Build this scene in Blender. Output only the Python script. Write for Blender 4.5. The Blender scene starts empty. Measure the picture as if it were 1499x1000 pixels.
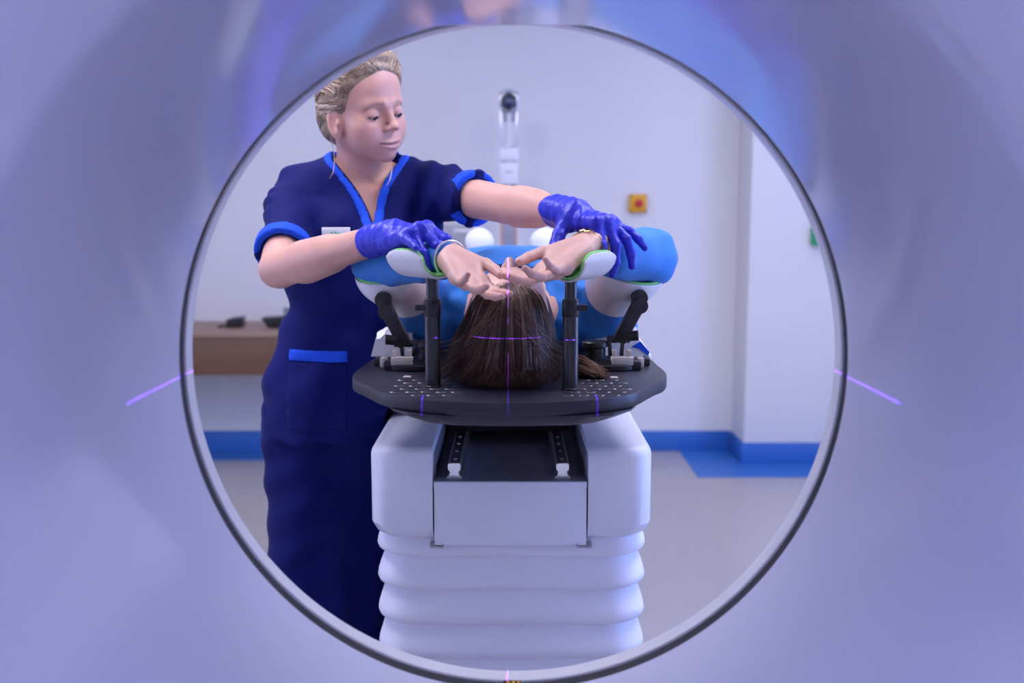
import bpy, bmesh, math, random
import numpy as np
random.seed(7); RNG = np.random.default_rng(7)
C = bpy.context.scene.collection
PI = math.pi
f32 = np.float32
# ------------------------------------------------------------------ measured camera: eye 1.30 m up, looking 7.6 deg down, 35 mm lens
EYE = np.array([0.0, 0.0, 1.30]); TH = math.radians(7.6); FPX = 1458.0
CT_, ST_ = math.cos(TH), math.sin(TH)
def P(u, v, Y):
    """point of the place seen at photo position (u, v) at distance Y down the room"""
    xc = (u - 749.5) / FPX; yc = (500 - v) / FPX
    d = np.array([xc, CT_ + yc * ST_, -ST_ + yc * CT_])
    return EYE + d * (Y / d[1])
def PZ(u, v, z):
    xc = (u - 749.5) / FPX; yc = (500 - v) / FPX
    d = np.array([xc, CT_ + yc * ST_, -ST_ + yc * CT_])
    return EYE + d * ((z - EYE[2]) / d[2])
def A(*a): return np.array(a, float)
def nrm(v): v = np.asarray(v, float); return v / np.linalg.norm(v)

# ------------------------------------------------------------------ objects
ORG = {}
def setp(o, label=None, cat=None, group=None, kind=None):
    if label: o['label'] = label
    if cat: o['category'] = cat
    if group: o['group'] = group
    if kind: o['kind'] = kind
def thing(name, label, cat, loc, group=None):
    o = bpy.data.objects.new(name, None); C.objects.link(o)
    o.location = loc; o.empty_display_size = 0.05
    ORG[o.name] = np.array(loc, float)
    setp(o, label, cat, group); return o
def meshobj(name, V, F, mat, parent=None, smooth=True, angle=None, origin=None, label=None, attrs=None, mats=None, midx=None):
    """V (n,3) world coordinates; F list of faces or (m,4) array -> one mesh object"""
    V = np.asarray(V, float)
    org = ORG[parent.name] if parent else np.array(origin if origin is not None else (0, 0, 0), float)
    me = bpy.data.meshes.new(name)
    Vl = (V - org).astype(f32)
    if isinstance(F, np.ndarray):
        n, m = len(V), len(F); k = F.shape[1]
        me.vertices.add(n); me.vertices.foreach_set('co', Vl.ravel())
        me.loops.add(m * k); me.loops.foreach_set('vertex_index', F.ravel().astype(np.int32))
        me.polygons.add(m)
        me.polygons.foreach_set('loop_start', np.arange(0, m * k, k, dtype=np.int32))
        me.update(calc_edges=True)
    else:
        me.from_pydata([tuple(v) for v in Vl], [], [tuple(f) for f in F]); me.update()
    me.validate()
    if smooth: me.polygons.foreach_set('use_smooth', np.ones(len(me.polygons), bool))
    o = bpy.data.objects.new(name, me); C.objects.link(o)
    if mats:
        for mm in mats: me.materials.append(mm)
        if midx is not None: me.polygons.foreach_set('material_index', np.asarray(midx, np.int32))
    else: me.materials.append(mat)
    if attrs:
        for an, vals in attrs.items():
            vals = np.asarray(vals, f32)
            if vals.ndim == 1:
                at = me.attributes.new(an, 'FLOAT', 'POINT'); at.data.foreach_set('value', vals)
            else:
                at = me.attributes.new(an, 'FLOAT_COLOR', 'POINT')
                at.data.foreach_set('color', np.hstack([vals, np.ones((len(vals), 1), f32)]).ravel())
    if parent: o.parent = parent
    else: o.location = org
    ORG[o.name] = org
    if angle is not None:
        bm = bmesh.new(); bm.from_mesh(me); lim = math.radians(angle)
        for e in bm.edges:
            if len(e.link_faces) == 2 and e.calc_face_angle(0) > lim: e.smooth = False
        bm.to_mesh(me); bm.free()
    if label: o['label'] = label
    return o

class MB:
    """collects shapes and links them as one mesh object"""
    def __init__(s): s.V = []; s.F = []; s.n = 0
    def add(s, V, F):
        V = np.asarray(V, float); s.V.append(V); s.F += [tuple(i + s.n for i in f) for f in F]; s.n += len(V); return s
    def bm(s, bm, M=None):
        V = np.array([v.co[:] for v in bm.verts]); bm.verts.index_update()
        F = [[v.index for v in f.verts] for f in bm.faces]; bm.free()
        if M is not None: V = V @ np.asarray(M)[:3, :3].T + np.asarray(M)[:3, 3]
        return s.add(V, F)
    def box(s, lo, hi, bev=0.0, seg=2, M=None):
        lo = np.minimum(lo, hi) if M is None else np.asarray(lo); 
        lo0 = np.array(lo, float); hi0 = np.array(hi, float)
        a = np.minimum(lo0, hi0); b = np.maximum(lo0, hi0)
        bm = bmesh.new(); bmesh.ops.create_cube(bm, size=1)
        for v in bm.verts: v.co = [(a[i] + b[i]) / 2 + v.co[i] * (b[i] - a[i]) for i in range(3)]
        if bev > 0: bmesh.ops.bevel(bm, geom=bm.edges[:], offset=bev, segments=seg, profile=0.5, affect='EDGES', clamp_overlap=True)
        return s.bm(bm, M)
    def obox(s, c, ax, ay, az, h, bev=0.0, seg=2):
        """box centred at c on axes ax, ay, az with half sizes h"""
        M = np.eye(4); M[:3, 0] = ax; M[:3, 1] = ay; M[:3, 2] = az; M[:3, 3] = c
        return s.box(-np.array(h), np.array(h), bev, seg, M)
    def bar(s, a, b, w, t, up=(0, 0, 1), bev=0.0):
        a = np.array(a); b = np.array(b); d = nrm(b - a); x = nrm(np.cross(d, up)); z = np.cross(x, d)
        return s.obox((a + b) / 2, x, d, z, (w / 2, np.linalg.norm(b - a) / 2, t / 2), bev)
    def tube(s, pts, r, n=12, caps=True):
        pts = [np.array(p, float) for p in pts]; rr = r if hasattr(r, '__len__') else [r] * len(pts)
        V = []; F = []; d0 = nrm(pts[1] - pts[0]); x = nrm(np.cross(d0, (0.31, 0.17, 0.93) if abs(d0[2]) < .9 else (1, 0.1, 0)))
        for i, p in enumerate(pts):
            d = nrm(pts[min(i + 1, len(pts) - 1)] - pts[max(i - 1, 0)])
            x = nrm(x - d * np.dot(x, d)); y = np.cross(d, x)
            for k in range(n):
                t = 2 * PI * k / n; V.append(p + rr[i] * (math.cos(t) * x + math.sin(t) * y))
        for i in range(len(pts) - 1):
            for k in range(n):
                F.append((i * n + k, i * n + (k + 1) % n, (i + 1) * n + (k + 1) % n, (i + 1) * n + k))
        if caps: F.append(tuple(range(n))[::-1]); F.append(tuple((len(pts) - 1) * n + k for k in range(n)))
        return s.add(V, F)
    def lathe(s, prof, c, axis='z', n=48, caps=True, t0=0, t1=2 * PI):
        """prof [(r, h)] spun about the axis through c"""
        V = []; F = []; full = abs(t1 - t0 - 2 * PI) < 1e-6; m = n if full else n + 1
        for r, h in prof:
            for k in range(m):
                t = t0 + (t1 - t0) * k / n; a, b = r * math.cos(t), r * math.sin(t)
                V.append(np.array(c) + ((a, b, h) if axis == 'z' else (a, h, b) if axis == 'y' else (h, a, b)))
        for i in range(len(prof) - 1):
            for k in range(n):
                k2 = (k + 1) % m; F.append((i * m + k, i * m + k2, (i + 1) * m + k2, (i + 1) * m + k))
        if caps and full:
            if prof[0][0] > 1e-6: F.append(tuple(range(m))[::-1])
            if prof[-1][0] > 1e-6: F.append(tuple((len(prof) - 1) * m + k for k in range(m)))
        return s.add(V, F)
    def prism(s, poly, d0, d1, axis='z', bev=0):
        """closed polygon extruded along the axis from d0 to d1"""
        n = len(poly); mk = {'z': lambda p, d: (p[0], p[1], d), 'y': lambda p, d: (p[0], d, p[1]), 'x': lambda p, d: (d, p[0], p[1])}[axis]
        V = [mk(p, d0) for p in poly] + [mk(p, d1) for p in poly]
        F = [tuple(range(n))[::-1], tuple(range(n, 2 * n))] + [(i, (i + 1) % n, n + (i + 1) % n, n + i) for i in range(n)]
        bm = bmesh.new(); vs = [bm.verts.new(v) for v in V]
        for f in F: bm.faces.new([vs[i] for i in f])
        bmesh.ops.recalc_face_normals(bm, faces=bm.faces)
        if bev > 0:
            es = [e for e in bm.edges if any(len(f.verts) == n for f in e.link_faces) ]
            bmesh.ops.bevel(bm, geom=es, offset=bev, segments=2, profile=.5, affect='EDGES', clamp_overlap=True)
        return s.bm(bm)
    def build(s, name, mat, parent=None, smooth=True, angle=38, **kw):
        V = np.vstack(s.V); me = meshobj(name, V, s.F, mat, parent, smooth, None, **kw)
        m = me.data; bm = bmesh.new(); bm.from_mesh(m); bmesh.ops.recalc_face_normals(bm, faces=bm.faces); lim = math.radians(angle)
        for e in bm.edges:
            if len(e.link_faces) == 2 and e.calc_face_angle(0) > lim: e.smooth = False
        bm.to_mesh(m); bm.free(); return me

# ------------------------------------------------------------------ sculpting: smooth unions of tapered limbs on a grid, meshed by surface nets
def cap(a, b, ra, rb=None):
    a = np.array(a, float); b = np.array(b, float); rb = ra if rb is None else rb
    m = max(ra, rb); lo = np.minimum(a, b) - m; hi = np.maximum(a, b) + m; ab = b - a; L2 = max(ab @ ab, 1e-12)
    def f(X, Y, Z):
        t = np.clip(((X - a[0]) * ab[0] + (Y - a[1]) * ab[1] + (Z - a[2]) * ab[2]) / L2, 0, 1).astype(f32)
        return np.sqrt((X - a[0] - t * ab[0]) ** 2 + (Y - a[1] - t * ab[1]) ** 2 + (Z - a[2] - t * ab[2]) ** 2) - (ra + (rb - ra) * t)
    return f, lo, hi
def ell(c, r, R=None):
    """ellipsoid, R rows = its axes"""
    c = np.array(c, float); r = np.array(r, float)
    R = np.eye(3) if R is None else np.array(R, float)
    ext = np.sqrt(((R * r[:, None]) ** 2).sum(0)); lo, hi = c - ext, c + ext
    def f(X, Y, Z):
        x, y, z = X - c[0], Y - c[1], Z - c[2]; k0 = 0; k1 = 0
        for i in range(3):
            q = (R[i, 0] * x + R[i, 1] * y + R[i, 2] * z) / r[i]; k0 = k0 + q * q; k1 = k1 + (q / r[i]) ** 2
        k0 = np.sqrt(k0); return k0 * (k0 - 1) / np.sqrt(k1 + 1e-9)
    return f, lo, hi
def rbox(c, h, rad, R=None):
    c = np.array(c, float); R = np.eye(3) if R is None else np.array(R, float); h = np.array(h, float)
    ext = np.abs(R).T @ h; lo, hi = c - ext, c + ext; hh = h - rad
    def f(X, Y, Z):
        x, y, z = X - c[0], Y - c[1], Z - c[2]; q = [np.abs(R[i, 0] * x + R[i, 1] * y + R[i, 2] * z) - hh[i] for i in range(3)]
        out = np.sqrt(sum(np.maximum(v, 0) ** 2 for v in q)); return out + np.minimum(np.maximum(q[0], np.maximum(q[1], q[2])), 0) - rad
    return f, lo, hi
def xf(prims, T, c, s=1.0):
    """move prims built in a local frame (rows of T = local axes in the world) to the world"""
    out = []
    for op, (f, lo, hi), k in prims:
        cs = np.array([[(lo, hi)[i][0], (lo, hi)[j][1], (lo, hi)[l][2]] for i in (0, 1) for j in (0, 1) for l in (0, 1)])
        w = c + s * cs @ T
        def g(X, Y, Z, f=f):
            x, y, z = (X - c[0]) / s, (Y - c[1]) / s, (Z - c[2]) / s
            return s * f(*(T[i, 0] * x + T[i, 1] * y + T[i, 2] * z for i in range(3)))
        out.append((op, (g, w.min(0), w.max(0)), k * s))
    return out
class Grid:
    def __init__(s, xs, ys, zs):
        s.xs, s.ys, s.zs = (np.asarray(a, f32) for a in (xs, ys, zs))
        s.F = np.full((len(xs), len(ys), len(zs)), 0.5, f32)
    @staticmethod
    def uni(lo, hi, h): return Grid(*(np.arange(lo[i], hi[i] + h, h) for i in range(3)))
    def sl(s, lo, hi, m):
        r = []
        for a, l, h in zip((s.xs, s.ys, s.zs), lo, hi):
            i0 = max(np.searchsorted(a, l - m) - 1, 0); i1 = min(np.searchsorted(a, h + m) + 1, len(a)); r.append(slice(i0, max(i1, i0)))
        return tuple(r)
    def co(s, q=(slice(None),) * 3): return s.xs[q[0]][:, None, None], s.ys[q[1]][None, :, None], s.zs[q[2]][None, None, :]
    def run(s, prims, off=0.0):
        for op, (f, lo, hi), k in prims:
            if op == 'u':
                q = s.sl(lo, hi, k + 0.02 + abs(off)); a = s.F[q]
                if a.size == 0: continue
                d = f(*s.co(q)) - off
                if k > 0: h = np.maximum(k - np.abs(a - d), 0) / k; s.F[q] = np.minimum(a, d) - h * h * k * 0.25
                else: s.F[q] = np.minimum(a, d)
            elif op == 's':
                q = s.sl(lo, hi, k + 0.02); a = s.F[q]
                if a.size == 0: continue
                d = -f(*s.co(q))
                if k > 0: h = np.maximum(k - np.abs(a - d), 0) / k; s.F[q] = np.maximum(a, d) + h * h * k * 0.25
                else: s.F[q] = np.maximum(a, d)
        return s
    def disp(s, fn, band=0.04):
        i = np.nonzero(np.abs(s.F) < band); s.F[i] += fn(s.xs[i[0]], s.ys[i[1]], s.zs[i[2]]).astype(f32); return s
    def mesh(s, F=None):
        F = s.F if F is None else F; F = np.where(np.abs(F) < 1e-7, 1e-7, F)
        I = F < 0; nx, ny, nz = F.shape
        cnt = np.zeros((nx - 1, ny - 1, nz - 1), np.int8)
        for a in (0, 1):
            for b in (0, 1):
                for c in (0, 1): cnt += I[a:nx - 1 + a, b:ny - 1 + b, c:nz - 1 + c]
        act = (cnt > 0) & (cnt < 8); idx = np.argwhere(act)
        num = np.full(act.shape, -1, np.int64); num[act] = np.arange(len(idx))
        acc = np.zeros((len(idx), 3)); w = np.zeros(len(idx)); cor = [(a, b, c) for a in (0, 1) for b in (0, 1) for c in (0, 1)]
        ax = (s.xs.astype(float), s.ys.astype(float), s.zs.astype(float))
        for a in cor:
            for b in cor:
                if sum(b) - sum(a) == 1 and all(b[i] >= a[i] for i in range(3)):
                    ia = idx + a; ib = idx + b; fa = F[ia[:, 0], ia[:, 1], ia[:, 2]]; fb = F[ib[:, 0], ib[:, 1], ib[:, 2]]
                    m = (fa < 0) != (fb < 0); t = np.where(m, fa / np.where(m, fa - fb, 1), 0)
                    for i in range(3):
                        pa = ax[i][ia[:, i]]; pb = ax[i][ib[:, i]]; acc[:, i] += np.where(m, pa + t * (pb - pa), 0)
                    w += m
        V = acc / w[:, None]; Q = []
        def quads(cr, offs, flip):
            e = np.argwhere(cr)
            if not len(e): return
            sgn = flip[e[:, 0], e[:, 1], e[:, 2]]
            c4 = [num[e[:, 0] + o[0], e[:, 1] + o[1], e[:, 2] + o[2]] for o in offs]
            q = np.stack(c4, 1); q[~sgn] = q[~sgn][:, ::-1]; Q.append(q)
        d = I[:-1, 1:-1, 1:-1] != I[1:, 1:-1, 1:-1]; quads(d, [(0, 0, 0), (0, 1, 0), (0, 1, 1), (0, 0, 1)], I[:-1, 1:-1, 1:-1])
        d = I[1:-1, :-1, 1:-1] != I[1:-1, 1:, 1:-1]; quads(d, [(0, 0, 0), (0, 0, 1), (1, 0, 1), (1, 0, 0)], I[1:-1, :-1, 1:-1])
        d = I[1:-1, 1:-1, :-1] != I[1:-1, 1:-1, 1:]; quads(d, [(0, 0, 0), (1, 0, 0), (1, 1, 0), (0, 1, 0)], I[1:-1, 1:-1, :-1])
        return V, np.vstack(Q)
def smooth_mesh(V, Q, it=2, lam=0.5):
    a = np.concatenate([Q[:, [0, 1]], Q[:, [1, 2]], Q[:, [2, 3]], Q[:, [3, 0]]]); n = len(V)
    deg = np.bincount(a[:, 0], minlength=n) + np.bincount(a[:, 1], minlength=n)
    for k in range(it):
        for l in (lam, -lam * 1.02):
            S = np.stack([np.bincount(a[:, 0], V[a[:, 1], i], n) + np.bincount(a[:, 1], V[a[:, 0], i], n) for i in range(3)], 1)
            V = V + l * (S / np.maximum(deg, 1)[:, None] - V)
    return V
def graded(lo, hi, coarse, fines):
    """axis samples: coarse spacing with finer stretches [(a, b, h)]"""
    p = [lo]
    while p[-1] < hi:
        x = p[-1]; h = coarse
        for a, b, hh in fines:
            if a - 1e-6 <= x < b: h = min(h, hh)
            elif x < a: h = min(h, max(hh, min(coarse, (a - x) * 0.35)))
            else: h = min(h, max(hh, min(coarse, hh + (x - b) * 0.35)))
        p.append(x + h)
    return np.array(p)

# ------------------------------------------------------------------ materials
def lin(c):
    c = np.array(c, float) / 255; return tuple(np.where(c <= .04045, c / 12.92, ((c + .055) / 1.055) ** 2.4)) + (1,)
def mat(name, col, rough=0.5, metal=0.0, bump=0.0, bscale=60, var=0.0, vscale=8, coat=0.0, sss=0.0, emit=None, es=0, spec=0.5, attr=None, ramp=None, stretch=None, sheen=0, vcol=None):
    m = bpy.data.materials.new(name); m.use_nodes = True; nt = m.node_tree; b = nt.nodes['Principled BSDF']; L = nt.links.new
    col = tuple(col) if len(col) == 4 else tuple(col) + (1,)
    b.inputs['Base Color'].default_value = col; b.inputs['Roughness'].default_value = rough; b.inputs['Metallic'].default_value = metal
    b.inputs['Specular IOR Level'].default_value = spec; b.inputs['Coat Weight'].default_value = coat; b.inputs['Coat Roughness'].default_value = 0.08
    if sheen: b.inputs['Sheen Weight'].default_value = sheen
    if sss:
        b.inputs['Subsurface Weight'].default_value = sss; b.inputs['Subsurface Radius'].default_value = (1, .35, .2); b.inputs['Subsurface Scale'].default_value = 0.006
    tc = nt.nodes.new('ShaderNodeTexCoord'); mp = nt.nodes.new('ShaderNodeMapping'); L(tc.outputs['Object'], mp.inputs['Vector'])
    if stretch: mp.inputs['Scale'].default_value = stretch
    src = None
    if vcol:
        a = nt.nodes.new('ShaderNodeAttribute'); a.attribute_name = vcol; src = a.outputs['Color']
    if attr:
        a = nt.nodes.new('ShaderNodeAttribute'); a.attribute_name = attr; r = nt.nodes.new('ShaderNodeValToRGB')
        el = r.color_ramp.elements; el[0].position, el[0].color = ramp[0]; el[1].position, el[1].color = ramp[-1]
        for p, c in ramp[1:-1]: e = el.new(p); e.color = c
        L(a.outputs['Fac'], r.inputs['Fac']); src = r.outputs['Color']
    if var > 0:
        n = nt.nodes.new('ShaderNodeTexNoise'); n.inputs['Scale'].default_value = vscale; n.inputs['Detail'].default_value = 6; L(mp.outputs[0], n.inputs['Vector'])
        h = nt.nodes.new('ShaderNodeMapRange'); h.inputs['To Min'].default_value = 1 - var; h.inputs['To Max'].default_value = 1 + var; L(n.outputs['Fac'], h.inputs['Value'])
        x = nt.nodes.new('ShaderNodeMix'); x.data_type = 'RGBA'; x.blend_type = 'MULTIPLY'; x.inputs['Factor'].default_value = 1
        if src: L(src, x.inputs['A'])
        else: x.inputs['A'].default_value = col
        L(h.outputs[0], x.inputs['B']); src = x.outputs['Result']
    if src: L(src, b.inputs['Base Color'])
    if bump > 0:
        n = nt.nodes.new('ShaderNodeTexNoise'); n.inputs['Scale'].default_value = bscale; n.inputs['Detail'].default_value = 4; L(mp.outputs[0], n.inputs['Vector'])
        u = nt.nodes.new('ShaderNodeBump'); u.inputs['Strength'].default_value = bump; u.inputs['Distance'].default_value = 0.01; L(n.outputs['Fac'], u.inputs['Height']); L(u.outputs[0], b.inputs['Normal'])
    if emit: b.inputs['Emission Color'].default_value = tuple(emit) + (1,); b.inputs['Emission Strength'].default_value = es
    return m
M = {}
M['wall'] = mat('wall_paint', (.79, .78, .76), .6, bump=.03, bscale=220, var=.015, vscale=3)
M['ceil'] = mat('ceiling_tile', (.78, .78, .79), .8)
M['floor'] = mat('vinyl_floor', (.48, .44, .42), .28, var=.05, vscale=30, coat=.1)
M['skirt'] = mat('blue_skirting', (.03, .15, .50), .4, var=.03)
M['bluefloor'] = mat('blue_vinyl', (.04, .18, .55), .35, var=.05, vscale=30)
M['bore'] = mat('bore_plastic', (.69, .70, .85), .085, bump=.004, bscale=30, stretch=(6, .6, 6), coat=.0, spec=.6)
M['lip'] = mat('gantry_white', (.80, .80, .82), .35)
M['seam'] = mat('seam_gasket', (.035, .035, .045), .5)
M['couchw'] = mat('couch_white', (.68, .70, .82), .38, bump=.02, bscale=260, var=.01)
M['bell'] = mat('bellows_fabric', (.72, .72, .83), .55, bump=.03, bscale=300, var=.02)
M['channel'] = mat('channel_grey', (.20, .20, .25), .45, var=.05, vscale=20)
M['steel'] = mat('rail_steel', (.75, .75, .77), .28, metal=1.0)
M['black'] = mat('black_plastic', (.012, .012, .014), .35, var=.1, vscale=40)
M['blackmet'] = mat('black_anodised', (.014, .014, .018), .28, metal=.0, coat=.3)
M['carbon'] = mat('carbon_board', (.022, .022, .036), .40, bump=.04, bscale=500, var=.15, vscale=90)
M['rim'] = mat('slot_edge', (.22, .22, .26), .3, metal=.6)
M['hole'] = mat('hole_black', (.004, .004, .005), .6)
M['cupw'] = mat('support_shell', (.80, .79, .80), .32)
M['green'] = mat('green_foam', (.25, .72, .20), .7)
M['beige'] = mat('beige_clamp', (.55, .50, .45), .5)
M['navy'] = mat('navy_cloth', (.0025, .0055, .095), .75, bump=.08, bscale=420, var=.12, vscale=500, sheen=.02, spec=.14)
M['trim'] = mat('royal_blue_trim', (.010, .075, .62), .8, bump=.06, bscale=420, spec=.25)
M['glove'] = mat('nitrile_glove', (.022, .03, .56), .42, bump=.22, bscale=55, stretch=(1, 1, 2.2), var=.05, vscale=30, spec=.45)
M['gown'] = mat('gown_blue', (.035, .21, .62), .75, bump=.05, bscale=260, var=.05, vscale=40, sheen=.1, spec=.25)
M['sock'] = mat('white_sock', (.82, .82, .82), .9, bump=.1, bscale=300)
M['linen'] = mat('white_linen', (.85, .85, .86), .85, bump=.05, bscale=300)
M['wood'] = mat('oak_veneer', (.17, .085, .045), .42, var=.28, vscale=7, stretch=(1.2, 8, 14))
M['woodtop'] = mat('oak_top', (.34, .21, .145), .4, var=.12, vscale=6, stretch=(1.2, 14, 8))
M['white'] = mat('white_plastic', (.84, .84, .86), .35)
M['gold'] = mat('gold', (.80, .52, .16), .22, metal=1.0)
M['yellow'] = mat('yellow_plastic', (.85, .42, .01), .45)
M['red'] = mat('red_plastic', (.62, .015, .02), .4)
M['greenp'] = mat('green_plastic', (.01, .38, .14), .45)
M['grey'] = mat('grey_panel', (.42, .42, .46), .45)
M['alu'] = mat('column_aluminium', (.72, .72, .76), .25, metal=.9)
M['lens'] = mat('lens_glass', (.02, .03, .10), .08, coat=.6)
M['copper'] = mat('copper_edge', (.62, .30, .20), .4)
M['shoe'] = mat('shoe_white', (.75, .75, .76), .5)
M['skin'] = mat('skin', (.7, .45, .36), .46, sss=.12, bump=.05, bscale=380, vcol='tint', var=.05, vscale=60)
M['eye'] = mat('eye_white', (.36, .33, .33), .2)
M['iris'] = mat('iris', (.03, .035, .05), .1)
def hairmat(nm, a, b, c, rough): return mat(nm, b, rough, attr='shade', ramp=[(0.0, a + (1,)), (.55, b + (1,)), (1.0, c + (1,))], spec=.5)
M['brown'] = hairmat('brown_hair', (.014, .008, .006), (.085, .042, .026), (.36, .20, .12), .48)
M['blonde'] = hairmat('blonde_hair', (.11, .065, .036), (.50, .34, .21), (.95, .80, .62), .42)
M['diff'] = mat('lamp_diffuser', (.9, .9, .9), .5, emit=(.60, .61, 1.0), es=1)
# ================================================================== the room
def struct(name, mb, m, **kw):
    o = mb.build(name, m, None, **kw); o['kind'] = 'structure'; return o
YB, YJ, XJ = 5.27, 4.99, 1.185          # rear wall, jutting wall, its corner
XL, XR, YN, ZC = -3.0, 3.0, -2.6, 2.75
struct('floor', MB().box((XL - .1, YN - .1, -.1), (XR + .1, YB + .1, 0)), M['floor'])
struct('ceiling', MB().box((XL - .1, YN - .1, ZC), (XR + .1, YB + .1, ZC + .1)), M['ceil'])
struct('wall_back', MB().box((XL - .1, YB, 0), (XJ, YB + .12, ZC)), M['wall'])
struct('wall_right_projection', MB().box((XJ, YJ, 0), (XR, YB + .12, ZC), .006), M['wall'])
struct('wall_left', MB().box((XL - .12, YN, 0), (XL, YB, ZC)), M['wall'])
struct('wall_right', MB().box((XR, YN, 0), (XR + .12, YJ, ZC)), M['wall'])
struct('wall_front', MB().box((XL, YN - .12, 0), (XR, YN, ZC)), M['wall'])
def skirt(name, lo, hi, nx, ny):
    """coved vinyl skirting: upright strip, top bead and sloped foot"""
    mb = MB().box(lo, hi, .003)
    struct(name, mb, M['skirt'])
skirt('baseboard_back', (XL, YB - .012, 0), (XJ - .012, YB, .112), 0, -1)
skirt('baseboard_right', (XJ - .012, YJ - .012, 0), (XR, YJ, .112), 0, -1)
skirt('baseboard_corner', (XJ - .012, YJ, 0), (XJ, YB - .012, .112), -1, 0)
skirt('baseboard_left', (XL, YN, 0), (XL + .012, YB - .012, .112), 1, 0)
# blue vinyl inlays in the floor
struct('trim_1', MB().box((.905, 4.725, -.001), (XR, YJ - .012, .0025)).box((.905, YJ - .012, -.001), (XJ - .012, YB - .012, .0025)), M['bluefloor'])
struct('trim_2', MB().box((XL + .012, 5.06, -.001), (-.95, YB - .012, .0025)), M['bluefloor'])
mb = MB()
for x in (1.62,): mb.box((x, 1.6, -.001), (x + .004, 4.72, .0012))
struct('trim_3', mb, mat('floor_seam', (.40, .37, .37), .4))

# ceiling lamps: recessed troffers with a frame and a diffuser
def lamp(x, y, sx, sy, e, col, label, group=None):
    t = thing('ceiling_light', label, 'light', (x, y, ZC), group)
    fr = MB()
    for a, b in (((x - sx - .03, y - sy - .03), (x + sx + .03, y - sy)), ((x - sx - .03, y + sy), (x + sx + .03, y + sy + .03)),
                 ((x - sx - .03, y - sy), (x - sx, y + sy)), ((x + sx, y - sy), (x + sx + .03, y + sy))):
        fr.box((*a, ZC - .035), (*b, ZC - .001), .004)
    fr.build('frame', M['white'], t)
    m = mat('lamp_glow', (.9, .9, .9), .5, emit=col, es=e)
    MB().box((x - sx, y - sy, ZC - .028), (x + sx, y + sy, ZC - .002)).build('diffuser', m, t)
NEAR, FAR, REAR, FILLB = (.90, .86, 1.0), (.70, .71, 1.0), (.53, .54, 1.0), (.33, .45, 1.0)  # last tint is the glow of the added side-wall fill panels
LAMPS = [
 (-1.0, 1.80, .30, .60, 18, NEAR, 'long ceiling panel nearest the clinician, left of the couch'),
 (1.0, 1.80, .30, .60, 15, NEAR, 'long ceiling panel right of the couch above the open floor'),
 (-1.2, 4.0, .30, .60, 2.5, FAR, 'long ceiling panel above the wooden desk'),
 (1.6, 4.0, .30, .60, 5, FAR, 'long ceiling panel near the jutting right wall'),
 (-1.3, -.5, .30, .60, 12.5, REAR, 'ceiling panel behind the scanner on the left'),
 (1.3, -.5, .30, .60, 12.5, REAR, 'ceiling panel behind the scanner on the right'),
]
for a in LAMPS: lamp(*a)
# added side-wall panels out of view, glowing blue as low fill light
def fill_panel(n, x, s_, e):
    f = MB(); y0, y1, z0, z1 = .3, 2.7, .55, 2.15; xi = x - s_ * .05
    for a, b in (((y0 - .06, z0 - .06), (y1 + .06, z0)), ((y0 - .06, z1), (y1 + .06, z1 + .06)), ((y0 - .06, z0), (y0, z1)), ((y1, z0), (y1 + .06, z1)), (((y0 + y1) / 2 - .025, z0), ((y0 + y1) / 2 + .025, z1))):
        f.box((x, a[0], a[1]), (xi, b[0], b[1]), .004)
    o = struct('window_%d' % n, f, M['white'])
    m = mat('frosted_daylight', (.8, .85, .9), .6, emit=FILLB, es=e)
    p = MB().box((x, y0, z0), (x - s_ * .02, y1, z1)).build('window_pane', m, o); return o
fill_panel(1, XL, -1, 1.9); fill_panel(2, XR, 1, 1.9)

# ================================================================== the scanner
BX, BZ, BR, BE = .002, 1.110, .400, 1.017
t = thing('ct_scanner', 'white ring shaped scanner gantry whose round bore frames the whole view', 'scanner', (BX, 1.0, 0))
NT = 192
def ring(prof, flat=False):
    """[(Y, r)] spun about the bore axis; the upper chord may be flattened"""
    V = []; F = []
    for Y, r in prof:
        for k in range(NT):
            a = 2 * PI * (k + .5) / NT; rr = r
            if flat:
                d = abs((a - PI / 2 + PI) % (2 * PI) - PI); lim = math.radians(11.8)
                if d < lim: rr = r * math.cos(lim) / math.cos(d)
            V.append((BX + rr * math.cos(a), Y, BZ + BE * rr * math.sin(a)))
    for i in range(len(prof) - 1):
        for k in range(NT):
            F.append((i * NT + k, i * NT + (k + 1) % NT, (i + 1) * NT + (k + 1) % NT, (i + 1) * NT + k))
    return V, F
SY0, SY1 = 1.179, 1.203
flare = [(.68 - .15 * math.sin(a), BR + .15 * (1 - math.cos(a))) for a in np.linspace(0, PI / 2, 16)]
prof = [(SY0, BR + .012), (SY0, BR + .001), (SY0 - .001, BR)] + [(y, BR) for y in np.linspace(SY0 - .004, .69, 26)] + flare
mb = MB().add(*ring(prof, True)); mb.build('bore_liner', M['bore'], t, angle=50)
back = [(.53, .55), (.53, .90), (.545, .935), (.58, .95), (1.0, .955)]
MB().add(*ring(back)).build('rear_cover', M['lip'], t)
MB().add(*ring([(SY0 - .004, BR + .0035), (SY1 + .004, BR + .0035)])).build('seam_gasket', M['seam'], t)
lip = [(SY1, BR + .012), (SY1, BR + .001), (SY1 + .001, BR), (1.222, BR)] + [(1.224 + .022 * math.sin(a) , BR + .022 * (1 - math.cos(a))) for a in np.linspace(0, PI / 3, 10)]
lip += [(1.30, .50), (1.40, .60), (1.455, .66), (1.478, .72), (1.478, .90), (1.465, .93), (1.43, .95), (1.0, .955)]
MB().add(*ring(lip)).build('front_cover', M['lip'], t)
MB().box((BX - .62, .66, 0), (BX + .62, 1.36, .36), .03).build('floor_stand', M['lip'], t)
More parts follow.
